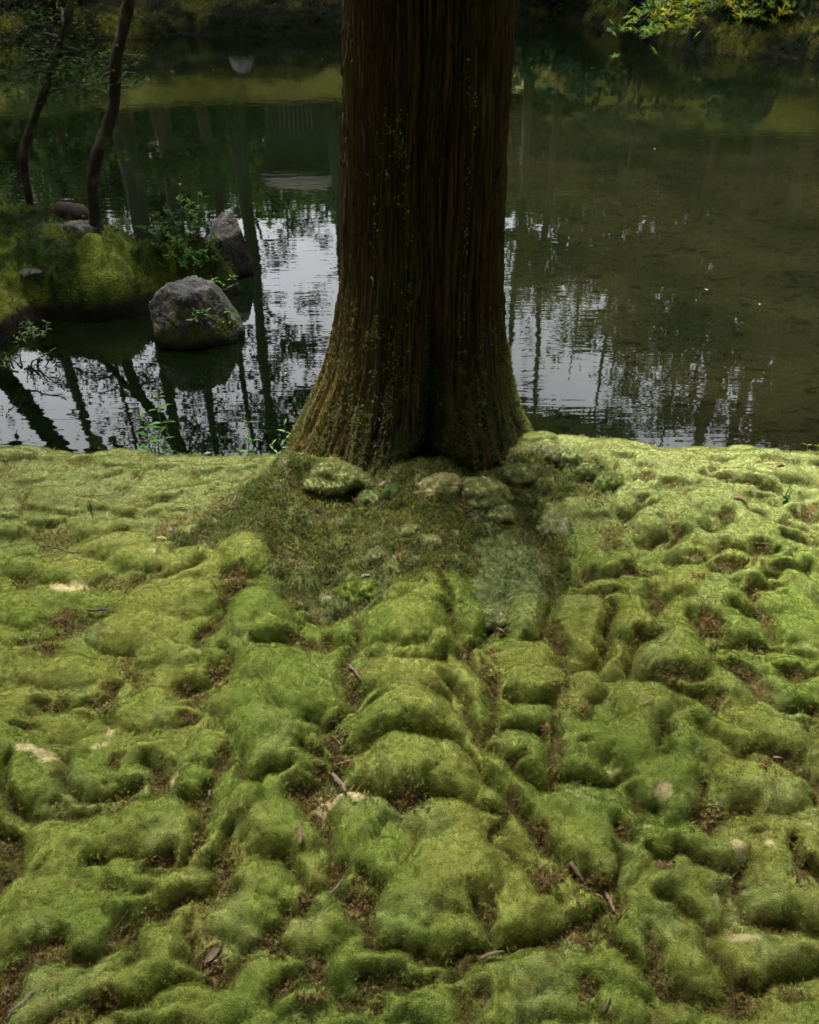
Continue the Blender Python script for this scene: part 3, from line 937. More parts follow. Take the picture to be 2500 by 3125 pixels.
def scatter(name, pts, nrm, scl, col, coll, parent=None, label=None, cat=None):
    n = len(pts)
    me = bpy.data.meshes.new(name)
    me.vertices.add(n)
    me.vertices.foreach_set('co', np.asarray(pts, np.float32).ravel())
    nrm = nrm / np.linalg.norm(nrm, axis=1)[:, None]
    eul = np.stack([np.zeros(n), np.arccos(np.clip(nrm[:, 2], -1, 1)), np.arctan2(nrm[:, 1], nrm[:, 0])], 1)
    a = me.attributes.new('eul', 'FLOAT_VECTOR', 'POINT')
    a.data.foreach_set('vector', eul.astype(np.float32).ravel())
    a = me.attributes.new('spin', 'FLOAT', 'POINT')
    a.data.foreach_set('value', rng.uniform(0, 6.283, n).astype(np.float32))
    a = me.attributes.new('scl', 'FLOAT', 'POINT')
    a.data.foreach_set('value', np.asarray(scl, np.float32))
    a = me.attributes.new('pick', 'INT', 'POINT')
    a.data.foreach_set('value', rng.integers(0, max(1, len(coll.objects)), n).astype(np.int32))
    a = me.attributes.new('tcol', 'FLOAT_COLOR', 'POINT')
    c4 = np.ones((n, 4), np.float32)
    c4[:, :3] = col
    a.data.foreach_set('color', c4.ravel())
    o = obj(name, me, parent, label, cat, kind='stuff')
    g = bpy.data.node_groups.new(name, 'GeometryNodeTree')
    g.interface.new_socket('Geometry', in_out='INPUT', socket_type='NodeSocketGeometry')
    g.interface.new_socket('Geometry', in_out='OUTPUT', socket_type='NodeSocketGeometry')
    N, L = g.nodes.new, g.links.new
    gi, go = N('NodeGroupInput'), N('NodeGroupOutput')
    ci = N('GeometryNodeCollectionInfo')
    ci.inputs['Collection'].default_value = coll
    ci.inputs['Separate Children'].default_value = True
    ci.inputs['Reset Children'].default_value = True
    ip = N('GeometryNodeInstanceOnPoints')
    ip.inputs['Pick Instance'].default_value = True

    def na(nm, ty):
        q = N('GeometryNodeInputNamedAttribute')
        q.data_type = ty
        q.inputs['Name'].default_value = nm
        return q.outputs['Attribute']
    er = N('FunctionNodeEulerToRotation')
    L(na('eul', 'FLOAT_VECTOR'), er.inputs[0])
    aa = N('FunctionNodeAxisAngleToRotation')
    aa.inputs['Axis'].default_value = (0, 0, 1)
    L(na('spin', 'FLOAT'), aa.inputs['Angle'])
    rr = N('FunctionNodeRotateRotation')
    rr.rotation_space = 'LOCAL'
    L(er.outputs[0], rr.inputs['Rotation'])
    L(aa.outputs[0], rr.inputs['Rotate By'])
    L(gi.outputs[0], ip.inputs['Points'])
    L(ci.outputs[0], ip.inputs['Instance'])
    L(na('pick', 'INT'), ip.inputs['Instance Index'])
    L(rr.outputs[0], ip.inputs['Rotation'])
    L(na('scl', 'FLOAT'), ip.inputs['Scale'])
    L(ip.outputs[0], go.inputs[0])
    md = o.modifiers.new('fronds', 'NODES')
    md.node_group = g
    return o


V_fine = variants('fine_frond', [tuft_mesh('fine_frond', 16, 0.0050, 0.00045, 0.0042, s, 2) for s in range(4)])
V_coarse = variants('coarse_frond', [star_mesh('coarse_frond', 3, 0.015, 30 + s) for s in range(4)])

SP = 0.0043
px_, py_ = np.meshgrid(np.arange(-2.2, 2.2, SP), np.arange(0.45, 2.95, SP))
px_ = (px_ + rng.uniform(-.5, .5, px_.shape) * SP * 1.3).ravel()
py_ = (py_ + rng.uniform(-.5, .5, py_.shape) * SP * 1.3).ravel()
keep = (np.abs(px_) < 0.50 * py_ + 0.55) & (py_ < edge_y(px_) + 0.22) & (np.hypot(px_ - TREE[0], py_ - TREE[1]) > 0.26)
px_, py_ = px_[keep], py_[keep]
skv, gpv, glv, plv = samp(SKIRT, px_, py_), samp(GAPm, px_, py_), samp(GLAU, px_, py_), samp(PALm, px_, py_)
bv = samp(bro, px_, py_)
u = rng.uniform(size=len(px_))
fine_ok = (u > 0.97 * skv * (1 - 0.8 * glv)) & (u > 0.85 * bv) & (u > 0.5 * plv)
coarse_ok = ~fine_ok & (rng.uniform(size=len(px_)) < 0.55 - 0.45 * plv - 0.15 * skv)
nrm = np.stack([-samp(DZX, px_, py_), -samp(DZY, px_, py_), np.ones(len(px_))], 1)
zz = samp(GZ, px_, py_)
cc = samp(C, px_, py_)


def sub(m, jit, zoff):
    q = np.stack([px_[m], py_[m], zz[m] + zoff], 1)
    nn = nrm[m] / np.linalg.norm(nrm[m], axis=1)[:, None] + rng.normal(size=(m.sum(), 3)) * jit
    return q, nn


q, nn = sub(fine_ok, 0.22, -0.003)
cf = cc[fine_ok] * rng.uniform(0.78, 1.3, (len(q), 1)) * np.array([1.12, 1.1, 1.05])
yl = (rng.uniform(size=len(q)) < 0.03)
cf[yl] = np.array([0.26, 0.24, 0.035]) * rng.uniform(.7, 1.1, (yl.sum(), 1))
scatter('moss_fronds', q, nn, rng.uniform(0.75, 1.3, len(q)) * (1 - 0.35 * plv[fine_ok]), np.clip(cf, 0, 1), V_fine)
q, nn = sub(coarse_ok, 0.3, -0.003)
cf = cc[coarse_ok] * rng.uniform(0.5, 1.7, (len(q), 1)) * np.array([1.15, 1.1, 1.0])
scatter('coarse_moss_shoots', q, nn, rng.uniform(0.55, 1.15, len(q)), np.clip(cf, 0, 1), V_coarse)

# ================================================================== THE BIG CEDAR
tree = empty('cedar_tree', (TREE[0], TREE[1], 0), 'thick old cedar trunk with fibrous red-brown bark on the mossy bank', 'tree')
NT, NZ1 = 640, 430
th = np.arange(NT) * 2 * pi / NT                 # 0 = +x, -pi/2 = towards the camera
zrow = np.concatenate([[-.5, -.3, -.2], np.linspace(-0.12, 1.95, NZ1), np.linspace(2.0, 15.0, 40)])
TH, ZZ = np.meshgrid(th, zrow)
zk = np.array([-.5, -0.12, 0.0, 0.07, 0.14, 0.26, 0.40, 0.60, 1.0, 1.4, 2.0, 15.0])
rk = np.array([.56, 0.445, 0.395, 0.362, 0.335, 0.302, 0.280, 0.262, 0.243, 0.230, 0.222, 0.09])
r0 = np.interp(ZZ, zk, rk)
low = smooth(0.75, 0.0, ZZ)
lob = np.zeros_like(TH)
for (deg, w, a) in [(182, 26, .065), (-1, 22, .022), (-58, 24, .035), (-118, 26, .035), (95, 40, .05), (40, 20, .04), (140, 20, .03)]:
    d = (np.degrees(TH) - deg + 180) % 360 - 180
    lob += a * np.exp(-(d / w) ** 2)
dg = (np.degrees(TH) + 88 - 6 * np.sin(ZZ * 4) + 180) % 360 - 180     # the long dark cleft facing the bank
cleft = np.exp(-(dg / (5 + 4 * low)) ** 2) * (0.018 * smooth(1.6, 0.8, ZZ) + 0.13 * smooth(0.75, 0.1, ZZ))
dg2 = (np.degrees(TH) + 140 + 180) % 360 - 180
cleft += np.exp(-(dg2 / 6) ** 2) * 0.02 * smooth(0.4, 0.0, ZZ)
cxn, cyn = np.cos(TH), np.sin(TH)
wob = 0.25 * fbm(cxn * 1.5, cyn * 1.5, ZZ * 1.2, 2)
# bark strips: cells stretched along the stem with steps between plates
tw = TH + 0.06 * fbm(cxn * 2, cyn * 2, ZZ * 1.8, 3) + 0.02 * np.sin(ZZ * 3)
K1 = 30
u1 = tw * K1 / (2 * pi) * 1.0
f1 = fbm(np.cos(tw) * 12, np.sin(tw) * 12, ZZ * 1.1, 3)
f2 = fbm(np.cos(tw) * 26, np.sin(tw) * 26, ZZ * 1.9 + 3, 3)
f3 = fbm(np.cos(tw) * 60, np.sin(tw) * 60, ZZ * 2.2 + 9, 2)
f4 = fbm(np.cos(tw) * 110, np.sin(tw) * 110, ZZ * 5 + 19, 2)
steps = np.round((f2 + 0.55 * fbm(np.cos(tw) * 14, np.sin(tw) * 14, ZZ * 4.5, 3)) * 4) / 4
crack = np.exp(-((f1) / 0.035) ** 2)
crack2 = np.exp(-((f2) / 0.05) ** 2)
hor = fbm(cxn * 5, cyn * 5, ZZ * 75 + 2.0 * fbm(cxn * 4, cyn * 4, ZZ * 3, 2), 2) * smooth(0.62, 0.2, ZZ)
bark = 0.005 * f1 + 0.0120 * steps + 0.0055 * f3 - 0.010 * crack - 0.008 * crack2 + 0.0028 * hor + 0.003 * f4
RR = r0 + lob * low ** 1.5 * 1.1 + 0.012 * wob - cleft + bark
leanx = 0.012 * ZZ
X = RR * cxn + leanx
Y = RR * cyn
hgt = bark / 0.02
bn1 = fbm(cxn * 3, cyn * 3, ZZ * 1.2, 3)
bn2 = fbm(cxn * 10, cyn * 10, ZZ * 3.5, 3)
bc = mix((0.026, 0.016, 0.010), (0.050, 0.022, 0.014), smooth(-0.3, 0.4, f2 + 0.4 * bn1))
bc = mix(bc, (0.034, 0.033, 0.011), 0.8 * smooth(-0.15, 0.45, bn1 + 0.4 * steps))
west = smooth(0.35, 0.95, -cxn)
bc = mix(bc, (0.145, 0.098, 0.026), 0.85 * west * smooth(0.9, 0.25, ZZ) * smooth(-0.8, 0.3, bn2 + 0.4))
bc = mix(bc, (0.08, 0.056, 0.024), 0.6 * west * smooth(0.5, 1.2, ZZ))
bc = mix(bc, (0.085, 0.105, 0.025), 0.9 * smooth(0.50, 0.12, ZZ + 0.12 * bn2) * smooth(-0.15, 0.35, bn2 + 0.2 * bn1) * (1 - 0.7 * west))
bc = mix(bc, (0.020, 0.014, 0.010), 0.75 * np.clip(crack + 0.6 * crack2 + smooth(0.01, 0.05, cleft), 0, 1))
bc = mix(bc, (0.17, 0.10, 0.085), 0.6 * smooth(0.35, 0.55, fbm(cxn * 6, cyn * 6, ZZ * 2 + 40, 2)) * smooth(0.5, 0.2, ZZ))
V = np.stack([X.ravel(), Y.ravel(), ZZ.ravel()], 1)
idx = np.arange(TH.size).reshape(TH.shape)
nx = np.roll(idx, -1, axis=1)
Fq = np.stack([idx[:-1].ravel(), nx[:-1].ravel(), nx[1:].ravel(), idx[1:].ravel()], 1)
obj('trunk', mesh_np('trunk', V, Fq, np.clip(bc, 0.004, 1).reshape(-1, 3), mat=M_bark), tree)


def trunk_pt(t, z):
    j = int(np.clip(np.searchsorted(zrow, z), 1, len(zrow) - 2))
    i = int(round(t / (2 * pi) * NT)) % NT
    p = np.array([X[j, i], Y[j, i], ZZ[j, i]])
    a = np.array([X[j, (i + 3) % NT] - X[j, i - 3], Y[j, (i + 3) % NT] - Y[j, i - 3], 0])
    b = np.array([X[j + 1, i] - X[j - 1, i], Y[j + 1, i] - Y[j - 1, i], ZZ[j + 1, i] - ZZ[j - 1, i]])
    n = np.cross(a, b)
    return p, n / (np.linalg.norm(n) + 1e-9)


# lichen crumbs strung along the bark ridges
lm = MB()
OCT = np.array([(1, 0, 0), (-1, 0, 0), (0, 1, 0), (0, -1, 0), (0, 0, 1), (0, 0, -1)], float)
OF = [(0, 2, 4), (2, 1, 4), (1, 3, 4), (3, 0, 4), (2, 0, 5), (1, 2, 5), (3, 1, 5), (0, 3, 5)]


def lich_at(px, py):
    """angle and height on the trunk behind a photograph point"""
    d = ray(px, py)
    best = None
    rr = 0.26
    for _ in range(4):
        ox, oy = CAM[0] - TREE[0], CAM[1] - TREE[1]
        A = d[0] ** 2 + d[1] ** 2
        B = ox * d[0] + oy * d[1]
        Cc = ox * ox + oy * oy - rr * rr
        disc = B * B - A * Cc
        if disc < 0:
            return None
        t = (-B - math.sqrt(disc)) / A
        z = CAM[2] + d[2] * t
        rr = float(np.interp(z, zk, rk)) + 0.03 * float(smooth(.5, 0, z))
    return math.atan2(oy + d[1] * t, ox + d[0] * t), z


bands = [(1215, 340, 640, 22), (1190, 330, 480, 40), (1170, 480, 560, 30), (1200, 560, 640, 14), (1240, 620, 820, 16), (1225, 860, 1010, 24),
         (1195, 1020, 1180, 34), (1215, 1080, 1160, 26), (1420, 150, 330, 14), (1425, 380, 600, 10), (1415, 620, 820, 10), (1400, 830, 980, 14), (1385, 960, 1080, 14),
         (1130, 1130, 1260, 26), (1080, 1250, 1330, 40), (1170, 1200, 1340, 30), (1290, 1300, 1420, 24), (1455, 1130, 1300, 22), (1470, 1200, 1260, 20),
         (1360, 1200, 1260, 24), (1380, 1330, 1420, 30), (1490, 930, 1060, 10), (1310, 1330, 1400, 30), (1130, 480, 900, 6), (1440, 1300, 1400, 30), (1150, 1350, 1450, 60), (1330, 1400, 1470, 60)]
for (bx, y0, y1, w) in bands:
    for i in range(int((y1 - y0) * (0.30 + 0.012 * w))):
        py = rng.uniform(y0, y1)
        px = bx + rng.normal() * w * 0.5 + 9 * sin(py * .023 + bx) + 5 * sin(py * .09)
        if float(fbm(px * .03, py * .02, 3.0, 2)) < -.05:
            continue
        q_ = lich_at(px, py)
        if q_ is None or q_[1] < 0.02:
            continue
        p, nn = trunk_pt(q_[0] % (2 * pi), q_[1])
        s = (0.0012 + 0.0042 * rng.uniform() ** 3) * (1.0 + 0.35 * float(smooth(.5, .15, q_[1])))
        Vq = OCT * s * rng.uniform(.6, 1.3, (6, 3)) + p + nn * s * 0.4
        g_ = rng.uniform()
        c = np.array([0.20, 0.205, 0.11]) * (1 - g_) + np.array([0.14, 0.17, 0.085]) * g_
        lm.add(Vq, OF, c * rng.uniform(.6, 1.15))
lm.build('lichen', M_lichen, tree, sm=False, kind='stuff')

# moss climbing the foot of the trunk
pts, nms, sc_, cl_ = [], [], [], []
for i in range(34000):
    t = rng.uniform(pi * .95, 2.1 * pi)
    z = -0.03 + 0.60 * rng.uniform() ** 1.6
    dens = float(smooth(-0.05, 0.45, fbm(cos(t) * 5, sin(t) * 5, z * 7, 3) + 0.55 * (1 - z / 0.36)))
    dens = max(dens, 0) * (0.45 if cos(t) < -0.8 else 1)
    if rng.uniform() > dens:
        continue
    p, nn = trunk_pt(t, z)
    pts.append(p - nn * 0.002)
    nms.append(nn + np.array([0, 0, .8]) + rng.normal(size=3) * .25)
    sc_.append(rng.uniform(.4, .85))
    g_ = rng.uniform()
    cl_.append(np.array([0.075, 0.105, 0.020]) * (1 - g_) + np.array([0.19, 0.185, 0.06]) * g_)
scatter('trunk_moss', np.array(pts), np.array(nms), np.array(sc_), np.array(cl_), V_coarse, tree)


# ------------------------------------------------------------------ foliage helpers
def cards(n, cen, rad, size, r, clump=0.35, flat=0.5, nclump=None):
    """leaf cards clumped inside ellipsoids; returns vertices, quads"""
    cen, rad = np.asarray(cen, float), np.asarray(rad, float)
    nc = nclump or max(3, n // 45)
    d = r.normal(size=(nc, 3))
    d /= np.linalg.norm(d, axis=1)[:, None]
    cc_ = cen + d * rad * (r.uniform(0, 1, (nc, 1)) ** 0.45)
    k = r.integers(0, nc, n)
    p = cc_[k] + r.normal(size=(n, 3)) * rad.min() * clump * np.array([1, 1, flat])
    s = size * r.uniform(.5, 1.3, (n, 1))
    a = r.normal(size=(n, 3)) * np.array([1, 1, .45])
    a /= np.linalg.norm(a, axis=1)[:, None]
    b = np.cross(a, r.normal(size=(n, 3)) * np.array([.5, .5, 1]))
    b /= np.linalg.norm(b, axis=1)[:, None] + 1e-9
    Vv = np.stack([p - a * s, p + b * s * .42 - a * s * .1, p + a * s, p - b * s * .42 + a * s * .1], 1).reshape(-1, 3)
    Ff = np.arange(4 * n).reshape(n, 4)
    return Vv, Ff, cc_


def crown_mesh(name, masses, r, base=(0.05, 0.075, 0.02), var=0.45):
    Vs, Fs, Cs, n0 = [], [], [], 0
    ends = []
    for (n, cen, rad, size, kw) in masses:
        v, f, cc_ = cards(n, cen, rad, size, r, **kw)
        ends.append((cen, cc_))
        Vs.append(v)
        Fs.append(f + n0)
        n0 += len(v)
        g = r.uniform(size=(n, 1))
        c = np.array(base) * (1 + var * r.normal(size=(n, 1)).clip(-1.6, 1.6)) * (1 - g * 0.0)
        c = c + g ** 3 * np.array([0.03, 0.03, 0.0])
        Cs.append(np.repeat(np.clip(c, .006, .4), 4, axis=0))
    me = mesh_np(name, np.concatenate(Vs), np.concatenate(Fs), np.concatenate(Cs), smooth_sh=False, mat=M_leaf_far)
    return me, ends


def bend(a, b, sag, n, r, wob=0.04):
    a, b = np.asarray(a, float), np.asarray(b, float)
    t = np.linspace(0, 1, n)[:, None]
    L = np.linalg.norm(b - a)
    w = np.zeros((n, 3))
    if n > 2:
        w[1:-1] = r.normal(size=(n - 2, 3)) * L * wob
    return a * (1 - t) + b * t + np.array([0, 0, sag]) * (4 * t * (1 - t)) + w


# crown of the big cedar, far above the picture
rc = np.random.default_rng(77)
cr_m, ends = crown_mesh('crown', [(170, (rc.normal() * 1.4, rc.normal() * 1.4 - .6, z), (2.3, 2.3, 1.0), 0.28, {}) for z in np.linspace(6.0, 15, 7)] + [(240, (-1.3, .1, 6.4), (1.6, .8, .5), .22, {}), (200, (0.6, -.2, 6.8), (1.4, .8, .5), .22, {})], rc)  # the last low masses are added to shade the foreground moss
obj('crown', cr_m, tree)
bm_ = MB()
for cen, cc_ in ends:
    for e in cc_[::2]:
        bm_.tube(bend((0.1, 0, e[2] - rc.uniform(.2, .9)), e, -0.1, 5, rc), [.05, .04, .03, .02, .01], 5)
bm_.build('limbs', M_bark_far, tree)

# ------------------------------------------------------------------ pale moss cushions at the foot of the cedar
cush_spec = [
 ((1005, 1462), .088, .050, .045, (0.20, 0.215, 0.11), 'large pale grey-green moss cushion hugging the foot of the cedar, beside its ochre flank', 0.2),
 ((1335, 1480), .060, .030, .030, (0.33, 0.31, 0.20), 'pale straw-coloured oblong moss cushion leaning against the foot of the cedar below the cleft', 0.5),
 ((1475, 1510), .062, .050, .045, (0.24, 0.255, 0.14), 'pale moss cushion below the straw-coloured oblong one at the cedar foot', -0.2),
 ((1510, 1560), .050, .040, .035, (0.22, 0.235, 0.13), 'ragged grey-green moss clump overhanging a bare hollow below the cedar', 0.1),
 ((1575, 1455), .045, .038, .040, (0.20, 0.215, 0.11), 'rounded olive-grey moss clump on the root flare beside a dark hollow', 0.0),
 ((1125, 1520), .034, .026, .026, (0.19, 0.215, 0.11), 'small domed moss cushion on dark coarse moss below the large pale cushion', 0.0),
 ((1205, 1495), .026, .018, .020, (0.10, 0.15, 0.06), 'small deep green moss tuft below the cleft of the cedar', 0.0),
 ((1310, 1650), .026, .018, .020, (0.30, 0.31, 0.19), 'small pale cream moss button on the dark moss skirt', 0.0),
 ((1255, 1615), .018, .014, .016, (0.29, 0.30, 0.19), 'tiny pale moss button above the cream moss button', 0.0),
 ((1155, 1690), .024, .018, .018, (0.22, 0.22, 0.13), 'small grey-beige moss button low on the dark moss skirt', 0.0),
 ((1505, 1885), .030, .024, .028, (0.25, 0.27, 0.16), 'round whitish-green moss ball beside a litter-filled crack', 0.0),
 ((1100, 1800), .048, .034, .030, (0.17, 0.205, 0.06), 'yellow-green moss cushion standing alone at the lower rim of the dark moss skirt', 0.1),
 ((1690, 1600), .040, .050, .032, (0.26, 0.27, 0.18), 'whitish elongated moss cushion on the slope beside the blue-green rosette patch', 0.4),
 ((1740, 1405), .034, .030, .038, (0.20, 0.225, 0.12), 'knobbly grey-green moss dome, largest of those on the root bank', 0.0),
 ((1690, 1390), .028, .024, .028, (0.21, 0.215, 0.13), 'small knobbly moss dome between the cedar root and the largest dome', 0.0),
 ((1790, 1435), .028, .024, .026, (0.18, 0.205, 0.10), 'small mossy knob just below the largest dome on the root bank', 0.0),
 ((1862, 1470), .034, .028, .030, (0.17, 0.205, 0.085), 'smooth round moss ball standing apart on the root bank slope', 0.0),
]
for ((px, py), ax, ay, hz, colr, lab, rz) in cush_spec:
    ax, ay, hz = ax * 1.22, ay * 1.22, hz * 1.15
    p = on_ground(px, py + 6)
    if np.hypot(p[0] - TREE[0], p[1] - TREE[1]) < 0.40:      # keep it just outside the bark
        v = (p[:2] - TREE) / np.linalg.norm(p[:2] - TREE)
        p[:2] = TREE + v * 0.42
        p[2] = gz(p[0], p[1])
    nu, nv = 40, 16
    uu, vv = np.meshgrid(np.arange(nu) * 2 * pi / nu, np.linspace(0, 1, nv))
    rad = np.sin(vv * pi * 0.56)
    zc = np.cos(vv * pi * 0.56)
    nzz = 1 + 0.32 * fbm(np.cos(uu) * 1.6 * rad + px * .1, np.sin(uu) * 1.6 * rad, zc * 1.6, 3)
    nz2 = 0.09 * fbm(np.cos(uu) * 7 * rad + px, np.sin(uu) * 7 * rad, zc * 7, 2)
    s = nzz + nz2
    vx, vy, vz = ax * rad * np.cos(uu) * s, ay * rad * np.sin(uu) * s, hz * zc * s
    ca, sa = cos(rz), sin(rz)
    Vc = np.stack([(vx * ca - vy * sa).ravel(), (vx * sa + vy * ca).ravel(), vz.ravel()], 1)
    idx = np.arange(nu * nv).reshape(nv, nu)
    nxi = np.roll(idx, -1, axis=1)
    Fc = np.stack([idx[:-1].ravel(), idx[1:].ravel(), nxi[1:].ravel(), nxi[:-1].ravel()], 1)
    cn = fbm(Vc[:, 0] * 60, Vc[:, 1] * 60, Vc[:, 2] * 60, 2)
    colv = np.array(colr) * np.array([1.38, 1.42, 1.05]) * (1 + 0.35 * cn[:, None])
    o = obj('moss_cushion', mesh_np('moss_cushion', Vc, Fc, np.clip(colv, .01, 1), mat=M_moss), None, lab, 'moss cushion',
            'moss cushions round the cedar', loc=(p[0], p[1], p[2] - 0.004))
    n = int(2600 * (ax * ay) / 0.004) + 150
    k = rng.integers(0, len(Vc), n)
    k = k[rng.uniform(size=n) < np.repeat(np.clip(rad[:, :1] + .05, 0, 1), nu, 1).ravel()[k]]
    jj = Vc[k] * np.array([1 / ax ** 2, 1 / ay ** 2, 1 / hz ** 2])
    jj /= np.linalg.norm(jj, axis=1)[:, None] + 1e-9
    q_ = Vc[k] * 0.985 + rng.normal(size=(len(k), 3)) * 0.002
    scatter('fuzz', q_, jj + rng.normal(size=jj.shape) * .3, rng.uniform(.8, 1.5, len(k)),
            np.clip(colv[k] * rng.uniform(.75, 1.3, (len(k), 1)), 0, 1), V_fine, o)

# ================================================================== ISLET ON THE LEFT
ix = np.arange(-5.4, -1.0, 0.017)
iy = np.arange(3.7, 7.2, 0.017)
IX, IY = np.meshgrid(ix, iy)
wv = 0.09 * fbm(IX * 2.3, IY * 2.3, 1.0, 3)


def ell(cx, cy_, ax, ay, p=1.0):
    return 1 - np.sqrt(((IX + wv - cx) / ax) ** 2 + ((IY + wv - cy_) / ay) ** 2)


shape = np.maximum.reduce([ell(-3.05, 5.25, 1.55, 0.72), ell(-2.0, 4.98, 0.62, 0.42), ell(-3.3, 4.55, 1.12, 0.62), ell(-1.42, 5.02, 0.34, 0.20), ell(-4.2, 5.6, 1.4, 1.2)])
sd = shape * 0.6
iz = np.where(sd > 0, -0.32 + 0.13 * np.clip(sd / 0.10, 0, 1) ** 0.6, -0.32 + sd * 3.5)
iz += 0.17 * smooth(0.04, 0.42, sd)
iz -= 0.05 * smooth(-1.9, -1.35, IX) * (sd > 0)
iz += smooth(-0.02, 0.06, sd) * (0.035 * fbm(IX * 2.6, IY * 2.6, 5.0, 3) + 0.045 * np.abs(fbm(IX * 5, IY * 5, 8.0, 3)) + 0.018 * fbm(IX * 22, IY * 22, 3.0, 2))
ih = np.zeros_like(IX)
ri = np.random.default_rng(44)
for i in range(420):
    x, y, s_ = ri.uniform(-4.2, -1.2), ri.uniform(4.0, 6.2), 0.05 + 0.13 * ri.uniform() ** 1.5
    i0, i1 = np.searchsorted(ix, [x - s_ * 1.5, x + s_ * 1.5])
    j0, j1 = np.searchsorted(iy, [y - s_ * 1.5, y + s_ * 1.5])
    d2 = ((IX[j0:j1, i0:i1] + .4 * wv[j0:j1, i0:i1] - x) / (s_ * 1.3)) ** 2 + ((IY[j0:j1, i0:i1] - y) / s_) ** 2
    ih[j0:j1, i0:i1] = np.maximum(ih[j0:j1, i0:i1], .5 * s_ * np.sqrt(np.clip(1 - d2, 0, None)))
iz += 0.55 * ih * smooth(0.0, 0.12, sd)
rockm = np.zeros_like(IX)
iz += rockm * (0.02 + 0.035 * np.round(fbm(IX * 9, IY * 9, 2.0, 2) * 3) / 3 + 0.02 * fbm(IX * 25, IY * 25, 2.0, 3))
n1 = fbm(IX * 2.4, IY * 2.4, 4.0, 3)
n2 = fbm(IX * 9, IY * 9, 6.0, 3)
IC = mix((0.018, 0.030, 0.005), (0.072, 0.092, 0.012), smooth(-0.25, 0.45, n1 + 0.4 * n2))
IC = mix(IC, (0.12, 0.145, 0.026), 0.8 * smooth(0.2, 0.6, n1 - 0.3 * n2))
IC = mix(IC, (0.16, 0.13, 0.025), 0.6 * smooth(0.25, 0.6, n2) * smooth(0.12, 0.02, sd))
IC = mix(IC, mix((0.03, 0.03, 0.028), (0.115, 0.11, 0.10), smooth(-.35, .35, fbm(IX * 14, IY * 14, 1.5, 4))), rockm * smooth(-.3, .2, n2 + .25))
IC = mix(IC, (0.012, 0.011, 0.008), smooth(-0.24, -0.275, iz))  # black waterline band: shadow under the moss overhang put into the colour
V = np.stack([IX.ravel(), IY.ravel(), np.maximum(iz, -0.9).ravel()], 1)
idx = np.arange(IX.size).reshape(IX.shape)
Fq = np.stack([idx[:-1, :-1].ravel(), idx[:-1, 1:].ravel(), idx[1:, 1:].ravel(), idx[1:, :-1].ravel()], 1)
kk = (np.maximum(iz, -0.9).ravel()[Fq].max(1) > -0.62)
obj('islet', mesh_np('islet', V, Fq[kk], np.clip(IC, .004, 1).reshape(-1, 3), mat=M_islet), kind='structure')


def iz_at(x, y):
    i = int(np.clip((x - ix[0]) / 0.017, 0, len(ix) - 1))
    j = int(np.clip((y - iy[0]) / 0.017, 0, len(iy) - 1))
    return float(iz[j, i])


m_ = (rng.uniform(size=IX.shape) < 0.5) & (iz > -0.24) & (rockm < 0.5) & (IX > -3.6) & (IY < 6.4)
gxI, gyI = np.gradient(iz, 0.017)[1], np.gradient(iz, 0.017)[0]
q = np.stack([IX[m_], IY[m_], iz[m_]], 1) + rng.normal(size=(m_.sum(), 3)) * np.array([.006, .006, 0])
nn = np.stack([-gxI[m_], -gyI[m_], np.ones(m_.sum())], 1)
nn = nn / np.linalg.norm(nn, axis=1)[:, None] + rng.normal(size=nn.shape) * .3
scatter('islet_moss_shoots', q, nn, rng.uniform(1.2, 2.8, len(q)), np.clip(IC[m_] * rng.uniform(.7, 1.5, (len(q), 1)), 0, 1), V_coarse)


